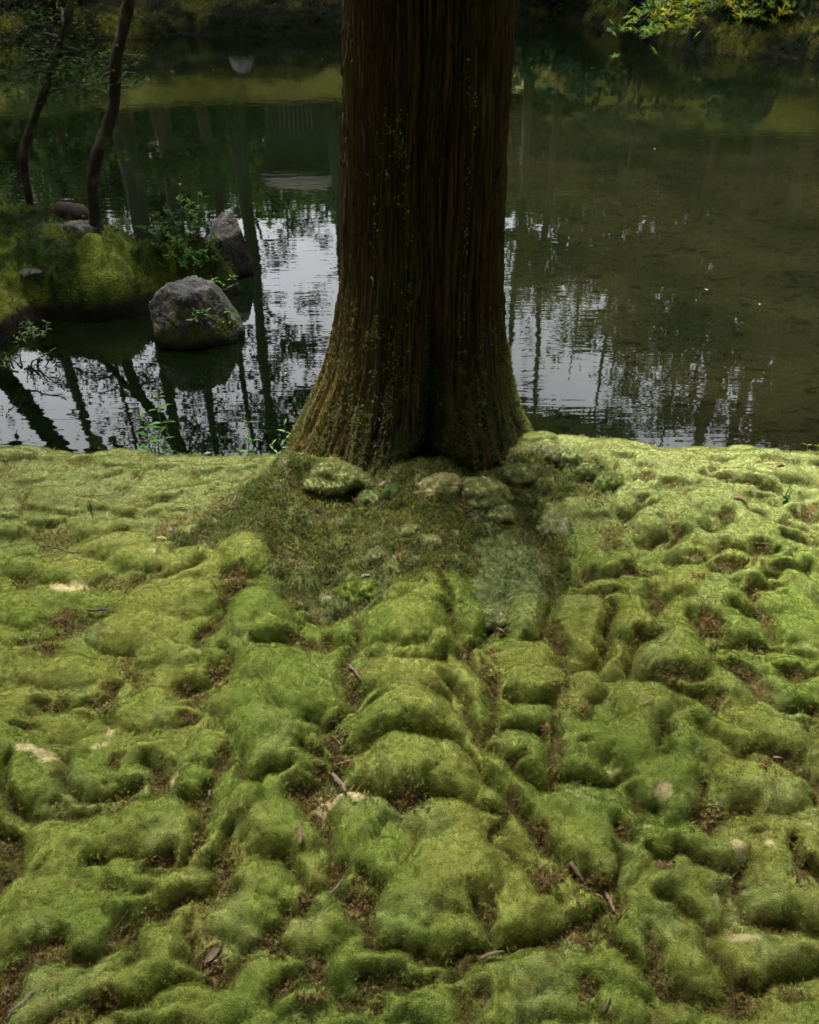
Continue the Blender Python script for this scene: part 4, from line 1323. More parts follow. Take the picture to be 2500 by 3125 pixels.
# ------------------------------------------------------------------ rocks
def rock(name, center, size, seed, label, rz=0.0, squash=None, cuts=8, mossy=0.4, dark=1.0, sub=48, group=None):
    r = np.random.default_rng(seed)
    nu, nv = sub * 2, sub
    uu, vv = np.meshgrid(np.arange(nu) * 2 * pi / nu, np.linspace(0.001, pi - 0.001, nv))
    D = np.stack([np.sin(vv) * np.cos(uu), np.sin(vv) * np.sin(uu), np.cos(vv)], -1)
    rad = np.ones(uu.shape)
    for k in range(cuts):                       # planar facets make it a broken stone, not a ball
        nrm_ = r.normal(size=3)
        nrm_ /= np.linalg.norm(nrm_)
        if squash is not None and k < len(squash):
            nrm_ = np.array(squash[k][:3], float)
            nrm_ /= np.linalg.norm(nrm_)
            off = squash[k][3]
        else:
            off = r.uniform(.72, .95)
        dd = D @ nrm_
        with np.errstate(divide='ignore'):
            rad = np.where(dd > 1e-3, np.minimum(rad, off / np.maximum(dd, 1e-3)), rad)
    o3 = D * 1.0
    rad = rad * (1 + 0.015 * fbm(o3[..., 0] * 16 + seed, o3[..., 1] * 16, o3[..., 2] * 22, 3) + 0.06 * fbm(o3[..., 0] * 2 + seed, o3[..., 1] * 2, o3[..., 2] * 2, 3)
                 + 0.035 * np.abs(fbm(o3[..., 0] * 5 + seed, o3[..., 1] * 5, o3[..., 2] * 9, 3))
                 - 0.03 * np.exp(-(fbm(o3[..., 0] * 3 + seed, o3[..., 1] * 3, o3[..., 2] * 6, 2) / .06) ** 2))
    p = D * rad[..., None] * np.asarray(size)
    ca, sa = cos(rz), sin(rz)
    p = np.stack([p[..., 0] * ca - p[..., 1] * sa, p[..., 0] * sa + p[..., 1] * ca, p[..., 2]], -1)
    a = fbm(p[..., 0] * 9 / max(size) * .4, p[..., 1] * 9 / max(size) * .4, p[..., 2] * 9 / max(size) * .4 + seed, 4)
    b = fbm(p[..., 0] * 5 / max(size), p[..., 1] * 5 / max(size), p[..., 2] * 5 / max(size) + seed * 2, 4)
    c = mix((0.085 * dark, 0.082 * dark, 0.078 * dark), (0.20 * dark, 0.19 * dark, 0.175 * dark), smooth(-0.3, 0.4, a))
    c = mix(c, (0.022, 0.023, 0.025), 0.8 * smooth(0.12, 0.42, b))
    c = mix(c, (0.12 * dark, 0.075 * dark, 0.04 * dark), 0.5 * smooth(0.25, 0.5, a - b))
    zr = (p[..., 2] + center[2] - WATER)
    c = mix(c, (0.055, 0.070, 0.012), mossy * smooth(0.24, 0.07, zr + 0.10 * b) * smooth(-.2, .3, a + .15))
    c = mix(c, (0.012, 0.011, 0.010), smooth(0.055, 0.01, zr))
    idx = np.arange(nu * nv).reshape(nv, nu)
    nxi = np.roll(idx, -1, axis=1)
    Fc = np.stack([idx[:-1].ravel(), idx[1:].ravel(), nxi[1:].ravel(), nxi[:-1].ravel()], 1)
    return obj(name, mesh_np(name, p.reshape(-1, 3), Fc, np.clip(c, .004, 1).reshape(-1, 3), mat=M_rock), None, label, 'rock', group, loc=center)


for i, (px, py, sx_, sy_, sz_, rz_, lab) in enumerate([
        (100, 482, .20, .11, .06, .1, 'long low grey stone slab bedded in moss along the islet crest'), (178, 503, .13, .09, .06, -.4, 'cracked grey stone slab below the foot of the crooked maple'),
        (150, 530, .065, .06, .06, .3, 'small square grey stone set in the islet moss'), (58, 528, .08, .05, .035, .1, 'small flat pale stone in the mossy islet slope')]):
    g = G(px * S17, py * S17, 0.0)
    for _ in range(8):
        g = G(px * S17, py * S17, iz_at(g[0], g[1]) + .02)
    rock('islet_stone', (g[0], g[1], iz_at(g[0], g[1]) - sz_ * .25), (sx_, sy_, sz_), 140 + i, lab, rz=rz_, squash=[(.1, -.2, 1, .8)], dark=.36, mossy=0, sub=36, cuts=13, group='stones on the islet')
c1 = G(402 * S17, 735 * S17, WATER)
rock('pond_rock', (c1[0] - .015, c1[1] + 0.20, WATER + 0.05), (0.275, 0.23, 0.285), 5,
     'grey blocky rock standing in the pond off the mossy islet', rz=0.1, squash=[(0.15, 0.1, 1, .84), (1, .1, .55, .80), (-1, -.25, .12, .84), (.2, -1, .35, .86), (.75, -.7, .5, .84)], mossy=1.0, dark=.46, cuts=15, sub=70)
c2 = G(478 * S17, 585 * S17, WATER)
rock('pond_rock', (c2[0], c2[1] + 0.12, WATER + 0.02), (0.175, 0.17, 0.375), 12,
     'tall pointed dark rock behind the leafy shrub at the islet tip', rz=0.4, squash=[(-.7, 0, .7, .74), (1, 0, .32, .74), (0.3, -1, .2, .7)], dark=0.5, cuts=12, sub=60)


# ------------------------------------------------------------------ leaves
def maple_leaf(name, col, r, size=0.03, lobes=5):
    V = [(0, 0, 0)]
    tips = np.linspace(-125, 125, lobes) if lobes == 5 else np.linspace(-140, 140, lobes)
    ln = [0.62, 0.9, 1.0, 0.9, 0.62] if lobes == 5 else [0.45, 0.72, .95, 1.0, .95, .72, .45]
    out_ = []
    for i, (a, l) in enumerate(zip(tips, ln)):
        for da, f in ((-11, .52), (0, 1.0), (11, .52)):
            out_.append((a + da, l * f))
        if i < lobes - 1:
            out_.append(((a + tips[i + 1]) / 2, 0.30))
    for a, l in out_:
        t = R(a + 90)
        V.append((cos(t) * l * size, sin(t) * l * size, -0.25 * size * l * l + 0.03 * size * sin(a)))
    F = [(0, i, i + 1) for i in range(1, len(V) - 1)]
    V = np.array(V)
    me = mesh_np(name, V, np.array(F), np.broadcast_to(np.array(col), (len(V), 3)), mat=M_leaf)
    return me


def lance_leaf(name, col, length=0.06, width=0.018, fold=0.25, curl=0.35, mat=None):
    n = 7
    V, F = [], []
    for k in range(n):
        t = k / (n - 1)
        w = width * (sin(pi * t ** 0.75) ** 0.9 if 0 < t < 1 else 0.03) * 0.5
        x = length * t
        z = -curl * length * t * t
        V += [(x, -w, z + fold * w), (x, 0, z), (x, w, z + fold * w)]
    for k in range(n - 1):
        b = k * 3
        F += [(b, b + 3, b + 4, b + 1), (b + 1, b + 4, b + 5, b + 2)]
    V = np.array(V)
    c = np.broadcast_to(np.array(col), (len(V), 3)).copy()
    c[1::3] *= 1.15
    return mesh_np(name, V, np.array(F), c, mat=mat or M_leaf)


def euler_from(xdir, updir):
    x = Vector(xdir).normalized()
    z = (Vector(updir) - x * Vector(updir).dot(x)).normalized()
    y = z.cross(x)
    return Matrix((x, y, z)).transposed().to_euler()


# maple saplings on the islet
def slim_tree(base, pts, radii, label, spr, seed, dark=(0.022, 0.017, 0.013)):
    r = np.random.default_rng(seed)
    base = np.asarray(base)
    t = empty('maple_tree', base, label, 'tree', 'slender maples on the islet')
    b = MB()
    P_ = np.asarray(pts) - base
    tt = np.linspace(0, len(P_) - 1, (len(P_) - 1) * 7 + 1)
    Q = np.stack([np.interp(tt, np.arange(len(P_)), P_[:, k]) for k in range(3)], 1)
    for _ in range(3):
        Q[1:-1] = 0.25 * Q[:-2] + 0.5 * Q[1:-1] + 0.25 * Q[2:]
    rad = np.interp(tt, np.arange(len(P_)), radii) * 0.84 * (1 + 0.04 * r.normal(size=len(tt)))
    k = 14
    b.tube(Q, rad, k)
    n1_ = fbm(b.v[0][:, 0] * 14, b.v[0][:, 1] * 14, b.v[0][:, 2] * 10 + seed, 3)
    b.c = [mix(dark, (0.12, 0.115, 0.095), 0.5 * smooth(0.18, 0.4, n1_))]
    b.v[0] += (r.normal(size=b.v[0].shape) * 0.0015)
    b.build('trunk', M_bark_slim, t)
    Vs, Fs, Cs, n0 = [], [], [], 0
    for (sx, ex, n, ry) in spr:               # sprays: start, end, leaves, spread
        s = np.asarray(sx) - base
        e = np.asarray(ex) - base
        line = bend(s, e, 0.03, 7, r, 0.02)
        tw_ = MB()
        tw_.tube(line, np.linspace(0.011, 0.002, 7), 5, (0.035, 0.03, 0.02))
        tw_.build('branch', M_bark_slim, t)
        for i in range(n):
            f = r.uniform(.15, 1.08)
            c = s + (e - s) * f + np.array([r.normal() * ry, r.normal() * ry, r.normal() * ry * .28 - .3 * ry * f])
            sz = r.uniform(.018, .034)
            col = np.array([0.026, 0.056, 0.013]) * r.uniform(.6, 1.6) + np.array([.03, .025, 0]) * (r.uniform() ** 3)
            me_v = LEAF5 * sz
            ql = Euler((r.normal() * .35 + .15, r.normal() * .35, r.uniform(0, 6.28))).to_matrix()
            v = me_v @ np.array(ql).T + c
            Vs.append(v)
            Fs.append(LEAF5F + n0)
            n0 += len(v)
            Cs.append(np.broadcast_to(col, (len(v), 3)))
    obj('crown', mesh_np('crown', np.concatenate(Vs), np.concatenate(Fs), np.concatenate(Cs), mat=M_leaf), t)
    return t


_l = maple_leaf('leaf_shape', (.1, .1, .1), rng, 1.0)
LEAF5 = np.array([v.co[:] for v in _l.vertices])
LEAF5F = np.array([list(p.vertices) for p in _l.polygons])
bpy.data.meshes.remove(_l)


def K(px, py, Y):
    return P(px * S17, py * S17, Y)


b1 = G(206 * S17, 490 * S17, 0.02)
b1[2] = iz_at(b1[0], b1[1]) - 0.03
Y1 = b1[1]
slim_tree(b1, [b1, K(198, 440, Y1), K(194, 390, Y1), K(203, 330, Y1), K(226, 270, Y1 + .02), K(241, 215, Y1 + .05), K(243, 130, Y1 + .05), K(262, 50, Y1 + .1), K(285, -50, Y1 + .1), K(310, -240, Y1 + .2), K(300, -600, Y1 + .3)],
          [.050, .041, .037, .039, .042, .036, .036, .036, .033, .03, .02],
          'slender crooked maple trunk with pale lichen blotches rising from the islet top',
          [(K(245, 175, Y1), K(300, 165, Y1 + .3), 60, .07), (K(240, 150, Y1), K(210, 185, Y1 + .3), 60, .08), (K(245, 100, Y1), K(290, 145, Y1 + .8), 30, .09),
           (K(285, -80, Y1), K(430, -240, Y1 - .5), 130, .2), (K(300, -300, Y1), K(120, -380, Y1 - .4), 150, .25)], 21)
b2 = K(34, 352, 6.0)
b2[2] = iz_at(b2[0], b2[1]) - 0.03
Y2 = 6.0
slim_tree(b2, [b2, K(45, 325, Y2), K(68, 262, Y2), K(95, 190, Y2), K(118, 110, Y2), K(143, 50, Y2), K(152, -20, Y2), K(170, -160, Y2), K(200, -500, Y2)],
          [.030, .030, .030, .030, .027, .024, .022, .02, .015],
          'thin dark maple leaning across the islet behind the crooked maple',
          [(K(75, 250, Y2), K(85, 160, Y2 + .3), 26, .06), (K(90, 205, Y2), K(190, 175, Y2 + .3), 40, .08), (K(110, 130, Y2), K(20, 150, Y2 - .2), 170, .14), (K(100, 160, Y2), K(10, 195, Y2 - .2), 120, .12),
           (K(125, 100, Y2), K(200, 130, Y2 + .2), 150, .14), (K(130, 80, Y2), K(50, 90, Y2 + .2), 110, .14), (K(140, 60, Y2), K(120, 5, Y2 + .4), 60, .12), (K(120, 110, Y2), K(260, 185, Y2), 120, .10),
           (K(150, 0, Y2), K(60, 20, Y2), 60, .14), (K(170, -160, Y2), K(20, -220, Y2), 120, .25), (K(180, -260, Y2), K(300, -320, Y2), 120, .25)], 22)
# heavy leaning tree whose trunk the water mirrors; only its root shows behind the islet
b3 = np.array([-4.35, 6.1, 0.0])
b3[2] = iz_at(b3[0], b3[1]) - 0.05
slim_tree(b3, [b3, (-3.95, 6.05, .35), RF(2 * S17, 785 * S17, 6.0), RF(65 * S17, 865 * S17, 6.0), RF(130 * S17, 950 * S17, 6.0), (-2.5, 6.1, 2.3), (-1.9, 6.3, 4.2), (-1.6, 6.5, 6.5)],
          [.15, .12, .095, .092, .09, .085, .07, .04],
          'stout dark tree leaning out over the pond from the back of the islet',
          [((-1.9, 6.3, 4.2), (-3.5, 6.8, 4.9), 180, .5), ((-1.7, 6.4, 5.5), (-.4, 7.2, 6.0), 180, .5), ((-1.65, 6.5, 6.2), (-2.6, 5.6, 6.9), 180, .5)], 23, (0.035, 0.03, 0.025))

# root-log and sticks on the islet
b = MB()
a0, a1 = K(120, 462, 5.75), K(186, 458, 5.65)
a0[2], a1[2] = iz_at(a0[0], a0[1]) + .03, iz_at(a1[0], a1[1]) + .05
b.tube(bend(a0, a1, .02, 9, np.random.default_rng(2), .02) , [.035, .05, .055, .06, .06, .065, .07, .06, .04], 10, (0.055, 0.04, 0.03))
b.build('fallen_log', M_bark_slim, None, label='short brown rotten log lying behind the crooked maple on the islet', cat='log')


# ------------------------------------------------------------------ leafy shrubs and stem plants
def shrub(name, base, label, stems, nleaf, col, seed, lsize, top=None, group=None):
    """woody base, several leafy stems; the leaves are one mass each"""
    r = np.random.default_rng(seed)
    base = np.asarray(base, float)
    t = empty(name, base, label, 'shrub', group)
    tw_ = MB()
    Vs, Fs, Cs, n0 = [], [], [], 0
    for tip in stems:
        e = np.asarray(tip) - base
        ln = bend((r.normal() * .02, r.normal() * .02, -.03), e, 0.0, 7, r, .025)
        tw_.tube(ln, np.linspace(.006, .0015, 7), 5, (0.05, 0.045, 0.025))
        L_ = np.linalg.norm(e)
        for i in range(nleaf):
            f = 1 - r.uniform(0, .85) ** 1.3
            c = np.array([np.interp(f * 6, np.arange(7), ln[:, k]) for k in range(3)])
            az = i * 2.4 + r.normal() * .3
            el_ = r.uniform(-.1, .75) + 0.5 * (f > .93)
            d = np.array([cos(az) * cos(el_), sin(az) * cos(el_), sin(el_)])
            sd = np.cross(d, (0, 0, 1.))
            sd /= np.linalg.norm(sd) + 1e-9
            s = lsize * r.uniform(.6, 1.15)
            w = s * .17
            v = np.array([c, c + d * s * .45 + sd * w, c + d * s * .5 - np.array([0, 0, s * .03]), c + d * s * .45 - sd * w, c + d * s - np.array([0, 0, s * .18])])
            Vs.append(v)
            Fs.append(np.array([(0, 1, 2), (0, 2, 3), (1, 4, 2), (2, 4, 3)]) + n0)
            n0 += 5
            cc_ = np.array(col) * r.uniform(.55, 1.5) * (0.75 + .6 * f)
            Cs.append(np.broadcast_to(cc_, (5, 3)))
    tw_.build('stems', M_bark_slim, t)
    obj('foliage', mesh_np('foliage', np.concatenate(Vs), np.concatenate(Fs), np.concatenate(Cs), smooth_sh=False, mat=M_leaf), t, kind='stuff')
    return t


sb = K(395, 545, 5.05)
sb[2] = -0.17
tips = [K(*q_) for q_ in [(300, 480, 5.0), (330, 455, 5.1), (352, 445, 5.1), (376, 418, 5.1), (398, 428, 5.2), (427, 412, 5.1), (432, 440, 5.15), (345, 490, 5.0), (370, 500, 4.9), (410, 480, 5.0), (455, 505, 5.0),
                          (330, 520, 4.9), (360, 540, 4.85), (400, 530, 4.85), (430, 535, 4.9), (450, 545, 4.95), (385, 560, 4.8), (420, 560, 4.85), (350, 470, 5.2), (410, 455, 5.2), (320, 500, 5.1), (440, 520, 5.2)]]
shrub('leafy_shrub', sb, 'green leafy shrub with upright shoots at the tip of the islet', tips, 64, (0.034, 0.072, 0.015), 31, .052)
sb = K(14, 430, 6.3)
sb[2] = iz_at(sb[0], sb[1])
shrub('leafy_shrub', sb, 'dark green low bush beside the thin maple at the back of the islet', [sb + np.array([r_[0] * .3, r_[1] * .2, .12 + abs(r_[2]) * .22]) for r_ in rng.normal(size=(18, 3))], 40, (0.02, 0.05, 0.012), 32, .05)
# little plants along the islet's water edge
for i, (px, py, n, lab) in enumerate([(62, 640, 5, 'low seedling with narrow leaves on the islet rim beside the pale moss hump'), (38, 655, 7, 'seedling with pale drooping leaves among others at the islet waterline'),
                                      (20, 705, 7, 'leafy seedling with long narrow leaves hanging over the pond at the islet corner'), (340, 600, 6, 'small round-leaved seedling on the islet above the blocky rock')]):
    g0 = G(px * S17, (py + 8) * S17, -0.12)
    z0 = max(iz_at(g0[0], g0[1]), -0.25)
    g0[2] = z0 - .01
    shrub('islet_seedling', g0, lab, [g0 + np.array([r_[0] * .05, r_[1] * .04, .03 + abs(r_[2]) * .03]) for r_ in rng.normal(size=(n, 3))], 9, (0.10, 0.15, 0.05), 40 + i, .032)
for i, (px, py, lab) in enumerate([(405, 662, 'tiny green seedling growing from the front face of the blocky pond rock'), (478, 660, 'tiny bright seedling on the pond rock shoulder next to open water'), (466, 598, 'small two-leaved seedling between the two pond rocks')]):
    yy_ = c1[1] + (0.02 if i == 0 else 0.12 if i == 1 else .5)
    g0 = K(px, py + 12, yy_)
    shrub('rock_seedling', g0, lab, [g0 + np.array([r_[0] * .03, r_[1] * .02, .03 + abs(r_[2]) * .03]) for r_ in rng.normal(size=(4, 3))], 6, (0.075, 0.16, 0.03), 50 + i, .04)


def stem_plant(base, tips, label, seed, lsize=0.055, col=(0.060, 0.135, 0.028), pairs=6, wide=.3):
    """upright herb with opposite lance leaves; every leaf is a piece of its own"""
    r = np.random.default_rng(seed)
    base = np.asarray(base, float)
    t = empty('stem_plant', base, label, 'plant', 'herbs on the pond edge of the bank')
    ms = [lance_leaf('leaf', np.array(col) * f, lsize, lsize * wide, .3, cu) for f, cu in ((.7, .35), (1.0, .2), (1.25, .45))]
    for tip in tips:
        e = np.asarray(tip) - base
        ln = bend((r.normal() * .012, r.normal() * .012, -.04), e, 0, 8, r, .02)
        b = MB()
        b.tube(ln, np.linspace(.0032, .0012, 8), 6, (0.09, 0.11, 0.04))
        stm = b.build('stem', M_bark_slim, t)
        for k in range(pairs):
            f = 0.22 + 0.78 * k / (pairs - 1)
            c = [float(np.interp(f * 7, np.arange(8), ln[:, q_])) for q_ in range(3)]
            az = k * 1.45 + r.normal() * .4
            for s in (0, pi):
                el_ = r.uniform(.05, .5) + .35 * (k == pairs - 1)
                d = (cos(az + s) * cos(el_), sin(az + s) * cos(el_), sin(el_))
                obj('leaf', ms[r.integers(0, 3)], stm, loc=c, rot=euler_from(d, (0, 0, 1)), scale=float(r.uniform(.65, 1.15)) * (1.0 - .35 * (k == pairs - 1)))
    return t


Yb = 2.86
bs = K(330, 985, Yb)
bs[2] = gz(bs[0], bs[1])
stem_plant(bs, [K(333, 838, Yb + .02), K(300, 880, Yb + .05), K(352, 905, Yb)], 'tallest leafy herb on the bank edge, three stems with long lance leaves', 61, .062, pairs=7)
bs = K(528, 990, Yb)
bs[2] = gz(bs[0], bs[1])
stem_plant(bs, [K(522, 890, Yb + .04), K(532, 928, Yb)], 'two-stemmed herb with few drooping leaves on the bank edge', 62, .05, pairs=5)
bs = K(604, 985, Yb)
bs[2] = gz(bs[0], bs[1])
stem_plant(bs, [K(600, 893, Yb), K(628, 915, Yb + .04), K(574, 935, Yb - .02)], 'pale green bushy herb close beside the ochre flank of the cedar', 63, .042, (0.12, 0.20, 0.06), pairs=8, wide=.26)
bs = K(485, 985, Yb)
bs[2] = gz(bs[0], bs[1])
stem_plant(bs, [K(490, 958, Yb), K(506, 950, Yb)], 'low herb with two short stems between taller herbs on the bank edge', 64, .034, pairs=3)
bs = K(1272, 960, Yb)
bs[2] = gz(bs[0], bs[1])
stem_plant(bs, [K(1265, 930, Yb), K(1285, 932, Yb)], 'small dark herb peeping over the mossy bank edge on the root-bank side of the cedar', 65, .035, (.05, .12, .03), pairs=3)
bs = K(1712, 962, Yb - .06)
bs[2] = gz(bs[0], bs[1])
stem_plant(bs, [K(1700, 938, Yb - .06), K(1722, 940, Yb - .06)], 'tiny yellowish herb at the bank edge far along from the cedar', 66, .03, (.13, .17, .03), pairs=3)
bs = on_ground(1655 * S17, 1052 * S17)
stem_plant(bs, [bs + (.0, 0, .055), bs + (.012, 0, .035)], 'tiny glossy seedling standing alone in the open moss', 67, .026, (.06, .13, .03), pairs=3, wide=.5)
# conifer seedling
bs = on_ground(285, 1590)
t = empty('conifer_seedling', bs, 'thread-thin conifer seedling with needles standing in the smooth pale moss', 'plant')
b = MB()
b.tube(bend((0, 0, -.01), (.004, 0, .075), 0, 6, rng, .02), np.linspace(.0014, .0007, 6), 5, (.06, .09, .03))
b.build('stem', M_bark_slim, t)
b = MB()
for i in range(44):
    z = .02 + .055 * i / 43
    a = i * 2.4
    b.tube([(.003, 0, z), (.003 + .013 * cos(a), .013 * sin(a), z + .010)], [.0006, .0002], 3, (.05, .10, .03))
b.build('needles', M_bark_slim, t, kind='stuff')

# ------------------------------------------------------------------ maple spray hanging into the picture
mt = empty('maple_tree', (2.9, 2.35, gz(2.9, 2.35)), 'maple reaching yellow-green star leaves low over the pond', 'tree')
mb_ = np.array([2.9, 2.35, gz(2.9, 2.35)])
b = MB()
main = [(0, 0, -.1), (.02, .05, .6), (-.02, .2, 1.3), (-.15, .35, 2.0), (-.2, .4, 3.2), (0, .3, 5)]
b.tube(main, [.09, .075, .065, .055, .045, .02], 12, (.05, .042, .032))
b.build('trunk', M_bark_slim, mt)
MLc = [(0.105, 0.135, 0.008), (0.15, 0.15, 0.007), (0.05, 0.092, 0.010), (0.032, 0.068, 0.009), (0.18, 0.135, 0.007)]
ML = [maple_leaf('leaf', c, rng, 0.034, 7) for c in MLc]
rr_ = np.random.default_rng(91)
SPR = [  # (tip px, tip py, distance, start px, py, n, colours)
 ((1310, 70, 4.1), (1430, 0, 4.0), 26, (2, 3, 3, 0)), ((1370, 30, 4.2), (1480, -40, 4.1), 22, (3, 3, 2)), ((1400, 66, 3.8), (1430, -30, 3.9), 22, (0, 1, 0, 2)), ((1440, 40, 3.9), (1470, -40, 3.9), 18, (0, 1, 2)),
 ((1440, 10, 4.0), (1540, -50, 4.0), 18, (2, 3, 0)), ((1555, 28, 3.8), (1590, -50, 3.8), 24, (1, 4, 0, 0, 2)), ((1600, 36, 3.7), (1620, -50, 3.8), 18, (1, 0, 2, 0)), ((1630, 2, 3.8), (1680, -60, 3.8), 16, (0, 2, 3, 1)),
 ((1500, 4, 3.9), (1560, -60, 3.9), 18, (2, 3, 0)), ((1345, 52, 4.0), (1440, -10, 4.0), 22, (3, 2, 3)), ((1530, -30, 3.9), (1640, -90, 3.8), 20, (2, 0)), ((1690, -40, 3.7), (1740, -120, 3.6), 20, (2, 0))]
hub = K(1660, -110, 3.75) - mb_
b = MB()
b.tube(bend((-.15, .35, 2.0), hub, .12, 8, rr_, .02), np.linspace(.03, .012, 8), 8, (.05, .042, .032))
b.build('branch', M_bark_slim, mt)
for (tp, st, n, cs) in SPR:
    e = K(*tp) - mb_
    s = K(*st) - mb_
    b = MB()
    b.tube(np.concatenate([bend(hub, s, .02, 4, rr_, .03)[:-1], bend(s, e, .03, 5, rr_, .03)]), np.linspace(.008, .0018, 8), 5, (.045, .04, .03))
    twg = b.build('twig', M_bark_slim, mt)
    for i in range(int(n * 1.7)):
        f = rr_.uniform(0.0, 1.0)
        c = s + (e - s) * f + rr_.normal(size=3) * np.array([.055, .07, .030]) + np.array([0, 0, -.01])
        ci = cs[rr_.integers(0, len(cs))]
        obj('leaf', ML[ci], twg, loc=c, rot=(rr_.normal() * .3 + 0.75, rr_.normal() * .3, rr_.normal() * .9), scale=float(rr_.uniform(.75, 1.2)))
        # leaf tips hang away from the twig towards the viewer's light

# ================================================================== FAR BANK
fx = np.arange(-17, 17.01, 0.085)
fy = np.arange(12.0, 27.01, 0.085)
FX, FY = np.meshgrid(fx, fy)


def shore(x):
    return np.interp(x, [-30, -14, -8, -4, 0, 1.5, 3.0, 3.8, 4.6, 6, 9, 14, 30], [13, 14.5, 16.0, 17.0, 17.4, 18.6, 19.4, 17.2, 14.9, 14.2, 13.3, 12.6, 12])


sdy = FY - shore(FX) + 0.35 * fbm(FX * .8, FY * .8, 2.0, 3)
bz = np.where(sdy > 0, WATER + 0.07 * np.clip(sdy / .2, 0, 1) ** .6 + 0.30 * smooth(0, 2.2, sdy) + 1.35 * smooth(1.6, 4.0, sdy) + 0.06 * np.clip(sdy - 3.5, 0, None), WATER + sdy * .8)
hum = np.zeros_like(FX)
rf = np.random.default_rng(8)
for i in range(1300):
    x = rf.uniform(-17, 17)
    y = float(shore(x)) + rf.uniform(0.05, 2.6) + rf.normal() * .1
    s = rf.uniform(.14, .38)
    d2 = ((FX - x) / (s * 1.5)) ** 2 + ((FY - y) / s) ** 2
    hum = np.maximum(hum, s * .62 * np.sqrt(np.clip(1 - d2, 0, None)))
bz += hum * smooth(0, .15, sdy) + smooth(0, .3, sdy) * 0.05 * fbm(FX * 3, FY * 3, 1.0, 3)
n1 = fbm(FX * .9, FY * .9, 3.0, 3)
n2 = fbm(FX * 4, FY * 4, 5.0, 3)
FC = mix((0.007, 0.010, 0.002), (0.062, 0.068, 0.008), smooth(-.1, .6, n1 + .6 * n2))  # shade of the far trees is put into these dark tones
FC = mix(FC, (0.11, 0.115, 0.016), smooth(2.0, 3.0, sdy) * smooth(-.5, .2, n1 + .2))
FC = mix(FC, (0.07, 0.045, 0.02), .6 * smooth(.3, .6, n2))
FC = mix(FC, (0.012, 0.011, 0.008), smooth(WATER + .06, WATER + .01, bz))
V = np.stack([FX.ravel(), FY.ravel(), np.maximum(bz, -1).ravel()], 1)
idx = np.arange(FX.size).reshape(FX.shape)
Fq = np.stack([idx[:-1, :-1].ravel(), idx[:-1, 1:].ravel(), idx[1:, 1:].ravel(), idx[1:, :-1].ravel()], 1)
kk = bz.ravel()[Fq].max(1) > WATER - .3
obj('far_bank', mesh_np('far_bank', V, Fq[kk], np.clip(FC, .004, 1).reshape(-1, 3), mat=M_bank), kind='structure')


m_ = (sdy > 0.02) & (sdy < 2.6) & (np.abs(FX) < 11)
kj, ki = np.nonzero(m_)
kk = rng.integers(0, len(kj), 30000)
gyF, gxF = np.gradient(bz, 0.085)
bx_, by_ = FX[kj[kk], ki[kk]] + rng.uniform(-.04, .04, len(kk)), FY[kj[kk], ki[kk]] + rng.uniform(-.04, .04, len(kk))
nn = np.stack([-gxF[kj[kk], ki[kk]], -gyF[kj[kk], ki[kk]], np.ones(len(kk))], 1)
nn = nn / np.linalg.norm(nn, axis=1)[:, None] + rng.normal(size=nn.shape) * .35
scatter('bank_moss_shoots', np.stack([bx_, by_, bz[kj[kk], ki[kk]] - .01], 1), nn, rng.uniform(3, 7, len(kk)),
        np.clip(FC[kj[kk], ki[kk]] * rng.uniform(.5, 2.0, (len(kk), 1)), 0, 1), V_coarse)


def bz_at(x, y):
    i = int(np.clip(round((x - fx[0]) / .085), 0, len(fx) - 1))
    j = int(np.clip(round((y - fy[0]) / .085), 0, len(fy) - 1))
    return float(bz[j, i])


# the wooded rise behind and beside the pond
hx, hy = np.meshgrid(np.linspace(-80, 80, 81), np.linspace(-60, 110, 86))
hr = np.hypot(hx * .9, hy - 8)
hz_ = -1.2 + 3.0 * smooth(13, 20, hr) + 10 * smooth(22, 80, hr) + .4 * fbm(hx * .1, hy * .1, 0, 3)
hz_ = np.where((np.abs(hx) < 12) & (hy < 2.4) & (hy > -10), -0.9, hz_)
hz_ = np.where((hy < 1) & (hr < 24), np.minimum(hz_, -0.25), hz_)
hz_ = np.where((hy > 14) & (hy < 26) & (np.abs(hx) < 16), np.minimum(hz_, 1.0), hz_)
n1 = fbm(hx * .3, hy * .3, 1, 3)
HC = mix((.05, .06, .014), (.09, .085, .025), smooth(-.3, .3, n1))
V = np.stack([hx.ravel(), hy.ravel(), hz_.ravel()], 1)
idx = np.arange(hx.size).reshape(hx.shape)
Fq = np.stack([idx[:-1, :-1].ravel(), idx[:-1, 1:].ravel(), idx[1:, 1:].ravel(), idx[1:, :-1].ravel()], 1)
obj('hill_ground', mesh_np('hill_ground', V, Fq, HC.reshape(-1, 3), mat=M_bank), kind='structure')


def h_at(x, y):
    if -16 < x < 16 and 13 < y < 26:
        return bz_at(x, y)
    i = int(np.clip(round((x + 80) / 2), 0, 80))
    j = int(np.clip(round((y + 60) / 2), 0, 85))
    return float(hz_[j, i])


# rocks and bushes on the far bank
def far_pt(px, py):
    g = G(px * S17, py * S17, 0.0)
    for _ in range(20):
        z = bz_at(g[0], g[1])
        g = G(px * S17, py * S17, max(z, WATER) if g[1] < 26 else 0)
    return g


